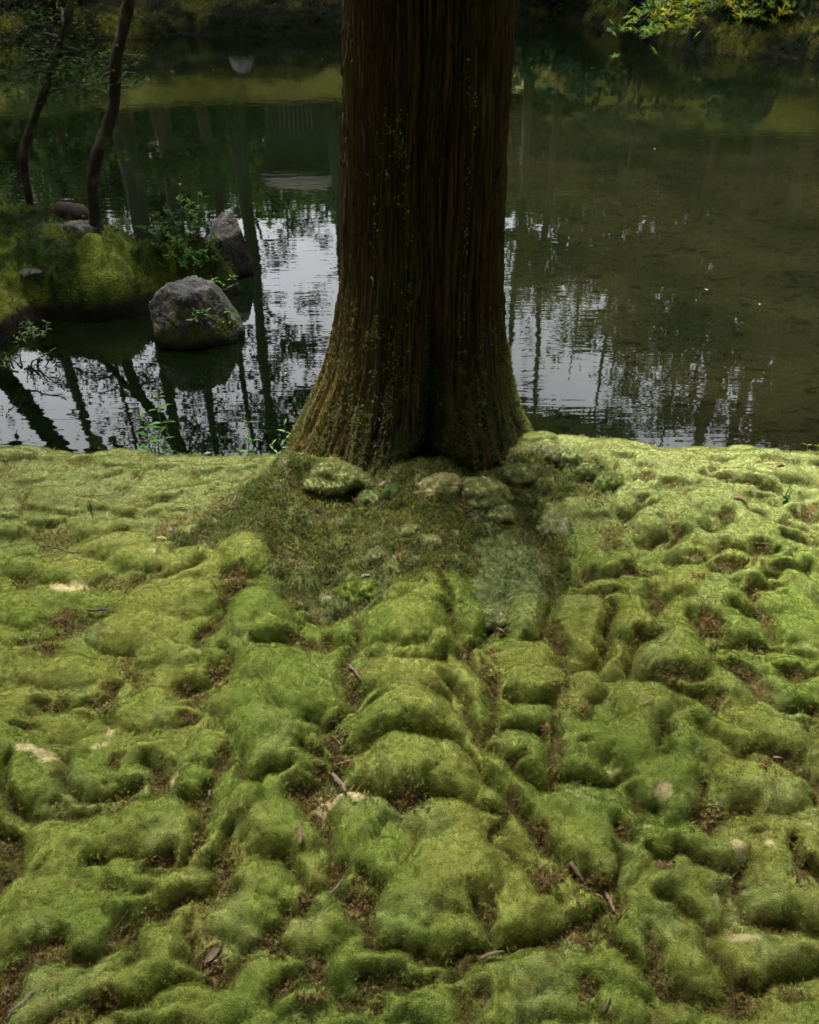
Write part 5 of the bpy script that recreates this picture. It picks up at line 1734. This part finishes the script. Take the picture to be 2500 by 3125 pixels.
for i, (px, py, sx, sz, dk, lab) in enumerate([
        (500, 48, .26, .30, 1.2, 'pale-topped upright rock among moss humps on the far bank'),
        (1600, 78, .52, .62, .16, 'black rounded boulder on the far shore under the yellow maple leaves'),
        (1540, 82, .26, .22, .7, 'low mossy rock next to the black boulder on the far shore'),
        (1500, 86, .16, .16, .6, 'small yellowish mossy rock in the water off the far shore'),
        (1705, 42, .22, .10, 1.1, 'flat grey stone lying in the far moss slope')]):
    g = G(px * S17, py * S17, WATER + .02)
    g[2] = max(bz_at(g[0], g[1]), WATER) + sz * .25
    rock('bank_rock', g, (sx, sx * .8, sz), 60 + i, lab, dark=dk, mossy=.8 if i > 1 else .3, sub=20, squash=[(0, 0, 1, .9)])


def bush(cen, rad, n, size, col, label, seed, group='bushes on the far shore'):
    r = np.random.default_rng(seed)
    z0 = h_at(cen[0], cen[1])
    t = empty('bush', (cen[0], cen[1], z0), label, 'bush', group)
    me, en = crown_mesh('foliage', [(n, (0, 0, rad[2] * .8), rad, size, {'clump': .3})], r, col, .4)
    obj('foliage', me, t, kind='stuff')
    b = MB()
    for e in en[0][1][:14]:
        b.tube(bend((0, 0, -.1), e, 0, 4, r), [.02, .015, .01, .005], 4)
    b.build('stems', M_bark_far, t)


bush(far_pt(575, 58), (.28, .25, .25), 260, .06, (.02, .075, .03), 'small dark blue-green fern clump on the far bank by the pale lawn patch', 1)
for i, (x, y, rx, rz_, colr) in enumerate([(-8.4, 16.8, 1.2, .8, (.03, .055, .015)), (-6.4, 17.6, 1.1, .7, (.035, .06, .015)), (-10.5, 16.2, 1.5, 1.0, (.028, .05, .015)), (2.3, 20.0, .9, .6, (.02, .06, .02)),
                                          (3.4, 19.6, .8, .6, (.02, .06, .03)), (5.5, 15.6, .7, .5, (.02, .045, .015)), (8.0, 16.5, 1.2, .9, (.035, .05, .012)), (4.3, 17.2, .9, 1.1, (.022, .05, .02))]):
    bush((x, y, 0), (rx, rx * .8, rz_), 900, .10, colr,
         ['broad dark bush behind the thin maple on the far shore', 'dark bush beside the moss humps on the far shore', 'tall dark bush at the head of the pond', 'low dark bush in the far inlet',
          'blue-green bush at the mouth of the far inlet', 'low black-green bush behind the boulder', 'dense bush above the far moss slope', 'tall bush hanging over the far inlet'][i], 70 + i)

# wooden hut across the pond (mirrored in the water)
HY = 22.6
hl, hrp = RF(572 * S17, 300 * S17, HY), RF(682 * S17, 300 * S17, HY)
hc = np.array([(hl[0] + hrp[0]) / 2, HY, bz_at((hl[0] + hrp[0]) / 2, HY) - .05])
hw = hrp[0] - hl[0]
hut = empty('wooden_hut', hc, 'small dark wooden hut with pale slatted window on the far bank', 'hut')
b = MB()
b.box((0, .5, .85), (hw, 1.0, 1.7))
b.build('wall', M_wood, hut, sm=False)
for s in (-1, 1):
    for yv in (-.06, 1.06):
        b = MB()
        b.box((s * (hw / 2 + .05), yv, .9), (.11, .11, 1.8))
        b.build('post', M_wood, hut, sm=False)
b = MB()
b.box((0.0, -.028, .34), (hw * .72, .05, .05))
b.box((0.0, -.028, .90), (hw * .72, .05, .05))
b.box((-hw * .36, -.03, .62), (.05, .054, .62))
b.box((hw * .36, -.03, .62), (.05, .054, .62))
win = b.build('window_frame', M_wood, hut, sm=False)
for i in range(8):
    b = MB()
    b.box((-hw * .30 + i * hw * .085, -.03, .62), (.045, .04, .5))
    b.build('slat', M_plaster, win, sm=False)
b = MB()
w2 = hw / 2 + .35
b.add([(-w2, -.5, 1.75), (w2, -.5, 1.75), (w2, 1.5, 1.75), (-w2, 1.5, 1.75), (-w2 * .6, .5, 2.45), (w2 * .6, .5, 2.45), (-w2, -.5, 1.85), (w2, -.5, 1.85), (w2, 1.5, 1.85), (-w2, 1.5, 1.85)],
      [(3, 2, 1, 0), (0, 1, 7, 6), (1, 2, 8, 7), (2, 3, 9, 8), (3, 0, 6, 9), (6, 7, 5, 4), (7, 8, 5), (8, 9, 4, 5), (9, 6, 4)])
b.build('roof', M_thatch, hut, sm=False)


# ------------------------------------------------------------------ tall trees on the far bank
def far_tree(px, D, w, label, masses, seed, lean=0.0, htop=16.0, base=(0.032, 0.060, 0.014), limb=True, name='far_tree', top=2, group='tall trees across the pond', py=300):
    r = np.random.default_rng(seed)
    p = RF(px * S17, py * S17, D)
    x0 = p[0]
    z0 = h_at(x0, D) - .1
    o = np.array([x0, D, z0])
    t = empty(name, o, label, 'tree', group)
    H = htop - z0
    n = 12
    zz_ = np.linspace(0, H, n)
    line = np.stack([lean * zz_ + .05 * np.cumsum(r.normal(size=n)), .03 * np.cumsum(r.normal(size=n)), zz_], 1)
    line[0, :2] = 0
    rad = w / 2 * np.interp(zz_ / H, [0, .06, .5, 1], [1.35, 1.0, .72, .12])
    b = MB()
    b.tube(line, rad, 10)
    b.build('trunk', M_bark_far, t)
    ms = []
    for (mx, my, rx, ry, n_, size) in masses:
        c = RF(mx * S17, my * S17, D + r.uniform(-1.2, 1.2))
        sc_ = (D * cos(PITCH) + (c[2] + 2.32) * sin(PITCH)) * S17 / FPX
        n_ = int(n_ * (2.2 if mx > 1050 else 0.35 if (mx < 330 and my > 690) else 0.95 if (mx < 520 and my > 690) else 1.25 if mx < 260 else 1.7))
        ms.append((n_, c - o, (rx * sc_, min(1.5, rx * sc_), ry * sc_ * 1.1), size, {'clump': .30, 'nclump': max(4, n_ // 40)}))
    for k in range(top):  # high crown masses out of frame, added to block light from above
        zc_ = H * r.uniform(.86, 1.0)
        ms.append((700, (r.normal() * .8 + lean * zc_, r.normal() * .8 - 1.5, zc_), (2.4, 3.2, 1.5), .24, {}))
    me, en = crown_mesh('crown', ms, r, base)
    obj('crown', me, t)
    if limb:
        b = MB()
        for (cen, cc_) in en:
            zt = np.clip(cen[2] - r.uniform(.2, 1.2), .8, H * .95)
            s = np.array([np.interp(zt, zz_, line[:, 0]), np.interp(zt, zz_, line[:, 1]), zt])
            fork = s + (np.asarray(cen) - s) * .75
            b.tube(bend(s, fork, .1, 5, r, .03), np.array([1, .85, .7, .55, .45]) * min(.06, w * .2), 5)
            for e in cc_[:16]:
                b.tube(bend(fork, e, 0, 4, r, .06), [.022, .016, .011, .006], 4)
        b.build('limbs', M_bark_far, t)
    return t


S_, M_, L_ = .10, .13, .2
far_tree(31, 20.5, .36, 'straight far tree behind the islet, mirrored beside the leaning trunk', [(110, 800, 75, 60, 170, S_), (60, 900, 60, 50, 150, S_), (230, 800, 60, 60, 220, S_), (30, 350, 90, 80, 500, M_)], 101, .0)
far_tree(128, 21.5, .16, 'thin far tree behind the islet, next to a straight one', [(170, 780, 60, 50, 160, S_), (250, 900, 70, 60, 330, S_), (170, 330, 70, 70, 350, M_)], 102, .0)
far_tree(265, 22, .52, 'thickest of the far trunks mirrored behind the crooked maple', [(300, 790, 80, 70, 420, S_), (400, 850, 70, 70, 420, S_), (330, 920, 80, 50, 450, S_), (380, 330, 70, 80, 350, M_)], 103, .0)
far_tree(345, 23, .42, 'far trunk between the thickest one and a shorter mossy pair', [(420, 760, 70, 60, 380, S_), (490, 900, 70, 60, 520, S_), (440, 940, 80, 40, 420, S_)], 104, -.005)
far_tree(432, 24, .30, 'far trunk mirrored behind the leafy islet shrub', [(480, 780, 60, 60, 320, S_), (560, 880, 60, 60, 420, S_), (440, 400, 60, 60, 300, M_)], 105, .0)
far_tree(489, 21.5, .15, 'thin far trunk close beside a thicker one near the hut', [(520, 720, 40, 40, 110, S_), (600, 930, 70, 40, 420, S_)], 106, .0)
far_tree(513, 22, .31, 'far trunk beside its thin neighbour near the hut', [(575, 780, 60, 45, 260, S_), (640, 860, 70, 60, 480, S_), (560, 640, 40, 40, 110, S_), (580, 540, 50, 50, 110, S_), (620, 700, 70, 40, 200, S_)], 107, .0)
far_tree(690, 21.5, .30, 'straight far trunk in front of the hut', [(640, 730, 60, 40, 220, S_), (650, 620, 50, 50, 80, S_), (640, 480, 60, 40, 160, S_), (680, 830, 60, 50, 260, S_), (700, 920, 80, 60, 420, S_), (760, 800, 60, 60, 250, S_)], 108, .0)
far_tree(880, 22, .34, 'far trunk hidden behind the big cedar', [(850, 600, 120, 120, 600, M_), (900, 850, 130, 90, 700, M_)], 109)
far_tree(1105, 23, .22, 'slim far tree just past the big cedar', [(1110, 500, 70, 80, 420, M_), (1100, 600, 50, 50, 240, S_), (1110, 800, 40, 20, 50, S_), (1100, 890, 60, 40, 800, S_), (1120, 935, 70, 40, 800, S_)], 110)
far_tree(1172, 22, .18, 'thin straight far tree mirrored in open water', [(1200, 520, 70, 90, 480, M_), (1240, 580, 60, 60, 300, S_), (1330, 620, 60, 60, 320, S_), (1190, 905, 60, 36, 700, S_), (1260, 920, 60, 40, 600, S_), (1120, 570, 60, 60, 350, S_)], 111)
far_tree(1335, 24, .15, 'thin far tree in front of the dark wooded slope', [(1340, 520, 90, 110, 800, M_), (1350, 700, 70, 70, 500, S_), (1330, 820, 55, 60, 330, S_), (1310, 900, 60, 50, 330, S_)], 112)
far_tree(1500, 24, .18, 'thin grey far tree before the wooded slope', [(1450, 600, 90, 130, 1000, M_), (1440, 780, 80, 60, 650, S_), (1420, 880, 60, 50, 300, S_)], 113, -.002)
far_tree(1615, 20, .50, 'stout far tree above the moss slope with the black boulder', [(1560, 560, 90, 120, 900, M_), (1560, 750, 90, 70, 750, S_), (1500, 880, 90, 60, 420, S_), (1620, 880, 60, 60, 380, S_)], 114)
far_tree(1705, 19, .32, 'far tree at the end of the moss slope, beside a stout one', [(1680, 500, 90, 160, 1100, M_), (1680, 720, 90, 90, 1000, S_), (1650, 850, 70, 60, 420, S_), (1700, 930, 80, 60, 520, S_)], 115)
# dense lower wood behind them
wood = [(-40, 27), (60, 29), (170, 28), (270, 30), (380, 28), (480, 30), (590, 29), (700, 28), (820, 29), (940, 28), (1050, 28), (1150, 30), (1260, 28), (1370, 27), (1480, 29), (1590, 26), (1700, 26), (1810, 24)]
for i, (px, D) in enumerate(wood):
    right = smooth(1050, 1450, px)
    ms = [(px, 232, 105, 36, 650, .2), (px + 45, 250, 60, 36, 400, .2), (px, 290, 95, 75, 850, .2), (px + 20, 390, 90, 60, 700, .2)]
    if px < 480:
        ms += [(px + 20, 450, 80, 50, 420, .18)]
    if right > .02:
        ms += [(px + 10, 480, 85, 70, int(520 * right), .18), (px - 20, 590, 85, 80, int(560 * right), .18), (px - 40, 700, 80, 60, int(430 * right), .16)]
    far_tree(px, D, .28, 'leafy evergreen in the dense wood behind the tall far trees', ms, 200 + i, htop=7.5 if right < .3 else 12, base=(0.030, 0.052, 0.014) if i % 3 else (0.05, 0.07, 0.015), limb=False, name='evergreen_tree', top=0,
             group='dense wood behind the far bank', py=280)

# ------------------------------------------------------------------ the grove round the viewer (shades the bank)
rg = np.random.default_rng(55)


def grove_proto(n, size, seed):
    r = np.random.default_rng(seed)
    masses = [(n, (r.normal() * 1.1, r.normal() * 1.1, z), (2.6, 2.6, 1.2), size, {}) for z in np.linspace(5.0, 14, 8)]
    me, en = crown_mesh('crown', masses, r)
    tb = MB()
    zz_ = np.linspace(-.6, 15, 12)
    tb.tube(np.stack([.03 * np.cumsum(r.normal(size=12)), .03 * np.cumsum(r.normal(size=12)), zz_], 1), np.interp(zz_, [-.6, .2, 2, 15], [.42, .32, .25, .04]), 14)
    lb = MB()
    for cen, cc_ in en:
        for e in cc_[::3]:
            lb.tube(bend((0, 0, e[2] - r.uniform(.2, .8)), e, -.1, 4, r), [.05, .04, .03, .01], 5)
    return me, tb.mesh('trunk', M_bark_far), lb.mesh('limbs', M_bark_far)


PR = [grove_proto(640, .29, 301), grove_proto(640, .29, 302)]
GROVE = [(-4.6, -0.6), (4.4, -1.2), (-2.4, -4.2), (2.6, -4.6), (-7.6, -3.2), (7.4, -3.4), (0.2, -8.2), (-5.4, -8.4), (5.6, -8.2), (9.0, 0.6), (-9.4, 0.4), (-12.5, -5), (12, -5), (-3, -12), (4, -12.5), (-16, 4), (16, 5), (-17, -1), (18, -1), (-9.0, 4.6), (-10.5, 10), (-16, 13), (7.8, 5), (10, 9.5), (11.5, 14.5), (-17, 20), (12.5, 20), (0.9, -2.4), (-2.2, -1.9), (-6.6, 7.2)]  # several trees here are added to shade foreground, pond and islet
for i, (x, y) in enumerate(GROVE):
    g0 = gz(x, y) if (abs(x) < 10 and -8 < y < 3) else h_at(x, y)
    t = empty('cedar_tree', (x, y, min(g0, .3)), 'tall dark cedar of the out-of-frame grove that shades bank and pond', 'tree', 'grove behind the mossy bank', rot=(0, 0, rg.uniform(0, 6.28)))
    for nm, me in zip(('crown', 'trunk', 'limbs'), PR[i % 2]):
        obj(nm, me, t)

# ================================================================== SMALL THINGS ON THE MOSS
def dead_leaf_mesh(col, L=.04, W_=.012, seed=0, curl=.5):
    return lance_leaf('dead_leaf', col, L, W_, .5, curl * .4, M_dead)


DL = [dead_leaf_mesh((0.20, 0.14, 0.095), .05, .015, 0, .2), dead_leaf_mesh((0.22, 0.17, 0.11), .042, .014, 1, .8), dead_leaf_mesh((0.15, 0.075, 0.045), .045, .018, 2, 1.2), dead_leaf_mesh((0.20, 0.14, 0.10), .06, .011, 3, .5)]
LEAVES = [  # photograph position, kind, length, heading, label
 (915, 2575, 0, .036, 1.7, 'slim pale dead leaf upright on a cushion between two cracks'),
 (1465, 2945, 0, .045, -.15, 'pale pinkish dead leaf lying flat in a brown hollow below a large mound'),
 (1640, 2243, 1, .036, 0.0, 'pale dead leaf on moss beside a red-brown cedar sprig'),
 (1103, 1767, 1, .032, 0.1, 'small cream dead leaf on the dark coarse moss above the yellow-green cushion'),
 (946, 2965, 0, .034, 1.6, 'pointed dead leaf stuck upright in a brown moss hollow'),
 (2367, 2822, 2, .045, 0.3, 'broad crumpled dead leaf in a dark crevice by a bleached patch'),
 (2163, 1994, 3, .055, .6, 'long curled brown leaf arching out of a moss crevice'),
 (522, 1613, 1, .026, -1.0, 'small pale dead leaf where smooth moss meets the coarse moss skirt'),
 (1158, 1487, 1, .030, .8, 'cream dead leaf in the dark hollow below the cedar cleft'),
 (1102, 2792, 2, .038, 2.6, 'red-brown curled leaf deep in a crevice below the central mound'),
 (2414, 1672, 1, .030, .1, 'pale dead leaf in a small brown pocket of the upper moss slope'),
 (1908, 1613, 1, .024, 1.3, 'tiny whitish leaf between moss cushions on the root bank slope'),
 (2236, 1522, 2, .040, -.1, 'dark brown leaf lying flat under a long moss lip'),
 (2367, 1425, 2, .034, .3, 'brown leaf near the pond edge of the moss'),
 (1552, 1355, 0, .036, .9, 'pinkish dead leaf caught on the bark at the cedar root'),
 (700, 1555, 2, .022, 0, 'small rusty leaf speck on the moss beside the coarse skirt'),
 (2356, 2323, 0, .036, .5, 'greyish leaf scrap in the crack below a frosted cushion'),
 (1745, 2385, 1, .022, 0.2, 'tiny pale leaf scrap at the lower end of a long crack'),
 (1960, 2150, 3, .026, .3, 'narrow brown leaf scrap on moss next to a brown hollow'),
 (626, 2935, 1, .040, .9, 'grey flaking bark-like leaf in the littered hollow'),
]
for (px, py, k, L0, hd, lab) in LEAVES:
    if py == 1355:
        q_ = lich_at(px, py)
        pp, nn = trunk_pt(q_[0] % (2 * pi), q_[1]) if q_ else (np.array([.35, -.1, .1]), np.array([0, -1, 0]))
        p = pp + np.array([TREE[0], TREE[1], 0]) + nn * .006
        e = euler_from((cos(hd), -.2, sin(hd)), nn)
    else:
        p = on_ground(px, py)
        n_ = gnorm(p[0], p[1])
        p = p + np.array(n_) * .008
        d = Vector((cos(hd), sin(hd), .12))
        e = euler_from(d - n_ * (d.dot(n_) - .08), n_)
    base_len = (.05, .042, .045, .06)[k]
    obj('dead_leaf', DL[k], None, lab, 'dead leaf', 'dead leaves on the moss', loc=p, rot=e, scale=L0 / base_len * 1.15)

TWIGS = [  # ends in the photograph, thickness, colour, label
 ((120, 1668), (240, 1692), .0022, (.05, .045, .04), 'curved dark twig lying on the smooth pale moss'),
 ((300, 1518), (345, 1512), .0014, (.06, .05, .045), 'fine bent twig on the upper smooth moss'),
 ((268, 1869), (334, 1868), .004, (.07, .06, .065), 'short grey stick on the edge of a dark moss hollow'),
 ((105, 2282), (250, 2284), .0013, (.28, .19, .08), 'long straw lying across a bleached moss patch'),
 ((642, 2440), (645, 2415), .004, (.12, .10, .10), 'stubby grey stick in a brown moss trough'),
 ((22, 3120), (105, 3025), .0022, (.16, .15, .14), 'long pale twig rising from the dark moss gully'),
 ((20, 3090), (38, 2990), .0018, (.10, .08, .06), 'thin upright twig beside the long pale twig'),
 ((1008, 2735), (1048, 2685), .0016, (.22, .20, .20), 'thin pale forked twig above a crevice'),
 ((1016, 2372), (1056, 2425), .0055, (.16, .12, .085), 'curled brown bark strip beside a bleached moss hump'),
 ((1066, 2040), (1100, 2085), .005, (.13, .085, .065), 'brown bark strip wedged in the crack by the small round cushion'),
 ((1738, 2640), (1780, 2700), .006, (.14, .10, .06), 'splintered bark strip in the long diagonal crack'),
 ((1850, 2735), (1875, 2790), .004, (.20, .13, .09), 'reddish splinter in the long diagonal crack below a bark strip'),
 ((1838, 3098), (1862, 3050), .003, (.16, .12, .09), 'short brown stick on moss below the round moss crater'),
 ((1028, 2340), (1078, 2325), .003, (.20, .13, .08), 'pale brown chip in the littered hollow above the bleached hump'),
 ((1015, 2250), (1040, 2275), .0018, (.30, .20, .12), 'thin straw chip inside the deep dark crack'),
 ((1240, 2408), (1190, 2442), .0022, (.16, .08, .05), 'rust-brown twig in the brown hollow under the large dome'),
 ((522, 1560), (570, 1556), .0022, (.20, .14, .08), 'tan stick on smooth moss above the coarse skirt'),
 ((625, 2990), (655, 2960), .002, (.14, .11, .09), 'twig crossing the littered hollow below a grey flake'),
 ((2335, 2478), (2345, 2455), .0018, (.30, .26, .12), 'tiny yellow straw standing on a dark green mound'),
 ((1075, 1530), (1130, 1510), .0018, (.16, .11, .08), 'thin twig leaning in the hollow beside the large pale cushion'),
 ((1400, 1545), (1440, 1560), .0022, (.15, .06, .04), 'rusty twig on the dark moss skirt below the oblong cushion'),
 ((2150, 2470), (2205, 2465), .0022, (.18, .12, .08), 'bent twig at the mouth of the deepest moss crevice'),
 ((1515, 1925), (1545, 1945), .0028, (.26, .16, .11), 'flat rust-brown chip beside the whitish moss ball'),
]
for i, (a_, b_, th_, colr, lab) in enumerate(TWIGS):
    p0, p1 = on_ground(*a_), on_ground(*b_)
    n = 9
    r = np.random.default_rng(500 + i)
    tt = np.linspace(0, 1, n)
    pts = []
    for f in tt:
        xy = p0[:2] * (1 - f) + p1[:2] * f
        pts.append([xy[0], xy[1], gz(xy[0], xy[1])])
    pts = np.array(pts)
    pts[:, 2] = np.maximum.accumulate(pts[:, 2]) * .0 + np.maximum(pts[:, 2], np.interp(tt, [0, 1], [p0[2], p1[2]])) + th_ * 1.2 + .004
    pts[1:-1] += r.normal(size=(n - 2, 3)) * np.linalg.norm(p1 - p0) * .02
    o0 = pts[0].copy()
    b = MB()
    b.tube(pts - o0, th_ * np.interp(tt, [0, .5, 1], [.8, 1, .55]) * (1 + .12 * r.normal(size=n)), 7, colr)
    t = b.build('twig', M_bark_slim, None, label=lab, cat='twig', group='twigs on the moss', loc=o0)

# red-brown cedar sprigs
for i, (px, py, n, s, lab) in enumerate([(1725, 2160, 9, .05, 'branched red-brown cedar sprig standing in the moss'), (1772, 2182, 8, .04, 'fan-shaped red-brown cedar sprig lying below a branched one'),
                                         (1665, 2235, 7, .028, 'small red-brown cedar sprig beside a pale leaf'), (1505, 2015, 7, .035, 'orange-brown cedar sprig in the crack beside a round cushion'),
                                         (1210, 1715, 7, .034, 'rusty cedar sprig on the dark moss skirt'), (730, 1790, 8, .034, 'red-brown cedar sprig in the brown hollow by a ridge'),
                                         (2145, 2035, 6, .02, 'bright rusty sprig at the end of the long curled leaf'), (1085, 1535, 6, .02, 'bright red-brown sprig in the dark hollow of the cedar foot')]):
    r = np.random.default_rng(600 + i)
    p = on_ground(px, py)
    b = MB()
    stem = np.array([(0, 0, .002), (.02 * s / .05, .012 * r.normal(), .006 + .2 * s), (.03 * r.normal(), .015 * r.normal() + .5 * s, .004 + s * .5)])
    b.tube(stem, [.0016, .0013, .0008], 5, (.17, .07, .045))
    for k in range(n):
        f = k / n
        c = stem[0] * (1 - f) + stem[2] * f
        a = r.uniform(0, 6.28)
        b.tube([c, c + np.array([cos(a) * s * .5, sin(a) * s * .5, s * .12 * r.normal() + .004])], [.0013, .0005], 4, np.array([.20, .075, .045]) * r.uniform(.7, 1.3))
    b.build('cedar_sprig', M_bark_slim, None, label=lab, cat='sprig', group='dry cedar sprigs on the moss', loc=p + np.array([0, 0, .006]))

# crumbled litter caught in the cracks
lt = MB()
rl = np.random.default_rng(888)
LZ = [(1520, 1930, 22, 22, 30), (1490, 2070, 16, 44, 40), (1035, 2330, 50, 24, 70), (1030, 2260, 26, 40, 36), (1075, 2070, 24, 26, 26), (1640, 2560, 18, 50, 46), (1700, 2380, 14, 26, 26), (2150, 2490, 46, 34, 80), (2020, 2640, 26, 12, 26),
      (1810, 2700, 60, 44, 60), (1870, 2780, 26, 26, 40), (2440, 2660, 28, 36, 40), (2350, 2330, 40, 16, 26), (650, 2945, 36, 30, 50), (600, 2570, 18, 34, 30), (500, 2630, 26, 12, 26), (1090, 2770, 40, 30, 46), (935, 2750, 20, 16, 26),
      (1715, 2090, 22, 14, 26), (2300, 1710, 40, 10, 26), (1830, 1530, 30, 16, 30), (1930, 1745, 40, 10, 30), (2130, 1760, 36, 8, 30), (345, 2150, 30, 12, 22), (310, 2170, 30, 12, 22), (600, 2130, 34, 12, 26), (670, 2080, 22, 14, 22),
      (100, 1975, 40, 14, 20), (230, 1930, 30, 20, 20), (1210, 1500, 60, 14, 26), (1560, 1580, 40, 26, 50), (1330, 1730, 30, 16, 30), (1270, 2450, 60, 20, 40), (960, 2440, 40, 40, 40), (740, 1800, 40, 12, 26), (950, 3040, 40, 30, 40), (1790, 3030, 30, 30, 26)]
for (px, py, rx, ry, n) in LZ:
    for i in range(n):
        p = on_ground(px + rl.normal() * rx * .6, py + rl.normal() * ry * .6)
        L0, w0 = rl.uniform(.002, .009), rl.uniform(.0008, .0026)
        a = rl.uniform(0, 6.28)
        d = np.array([cos(a), sin(a), rl.normal() * .25])
        s = np.array([-sin(a), cos(a), rl.normal() * .3])
        c = p + np.array([0, 0, .005])
        up = np.array([0, 0, .0012])
        q4 = [c - d * L0 - s * w0 * .4, c - s * w0, c + d * L0, c + s * w0]
        colr = np.array([(.13, .058, .022), (.16, .095, .042), (.075, .044, .02), (.19, .14, .075)][rl.integers(0, 4)]) * rl.uniform(.7, 1.2)
        lt.add(np.array(q4 + [v + up for v in q4]), [(3, 2, 1, 0), (4, 5, 6, 7), (0, 1, 5, 4), (1, 2, 6, 5), (2, 3, 7, 6), (3, 0, 4, 7)], colr)
lt.build('leaf_litter', M_dead, None, sm=False, label='brown crumbled leaf litter caught in the moss cracks', cat='leaf litter', kind='stuff')

# leaves and petals afloat
fl = dead_leaf_mesh((0.17, 0.145, 0.085), .028, .014, 0, .05)
for i, (px, py, s, lab) in enumerate([(627, 1385, 1.0, 'pinkish leaf afloat on the pond below the bank herbs'), (870, 1143, .8, 'pale yellow leaf afloat in the dark mirrored foliage'), (2160, 888, 1.0, 'yellow leaf afloat on open brown water'),
                                      (655, 215, 1.4, 'pale leaf speck afloat beneath the mossy far bank'), (985, 180, 1.5, 'whitish leaf speck afloat before the lawn patch'), (1992, 455, 1.3, 'white petal speck afloat in the dark green mirror'),
                                      (1615, 178, 1.4, 'pale speck afloat close past the big cedar'), (2318, 932, .7, 'small white petal afloat near the yellow leaf'), (552, 565, 1.1, 'white petal afloat behind the islet shrub')]):
    p = G(px, py, WATER)
    obj('floating_leaf', fl, None, lab, 'leaf', 'leaves afloat on the pond', loc=(p[0], p[1], WATER + .004), rot=(0, 0, i * 1.1), scale=s)

LB = {'moss_fronds': ('velvety green cushion moss carpeting the bank', 'moss'), 'coarse_moss_shoots': ('coarse olive-brown moss in the hollows and round the cedar foot', 'moss'),
      'bank_moss_shoots': ('shaggy moss over the far bank humps, tree shade put into its dark colour', 'moss'),
      'islet_moss_shoots': ('shaggy yellow-green moss covering the islet', 'moss')}
for o in list(bpy.data.objects):
    if o.name in LB:
        o['label'], o['category'] = LB[o.name]
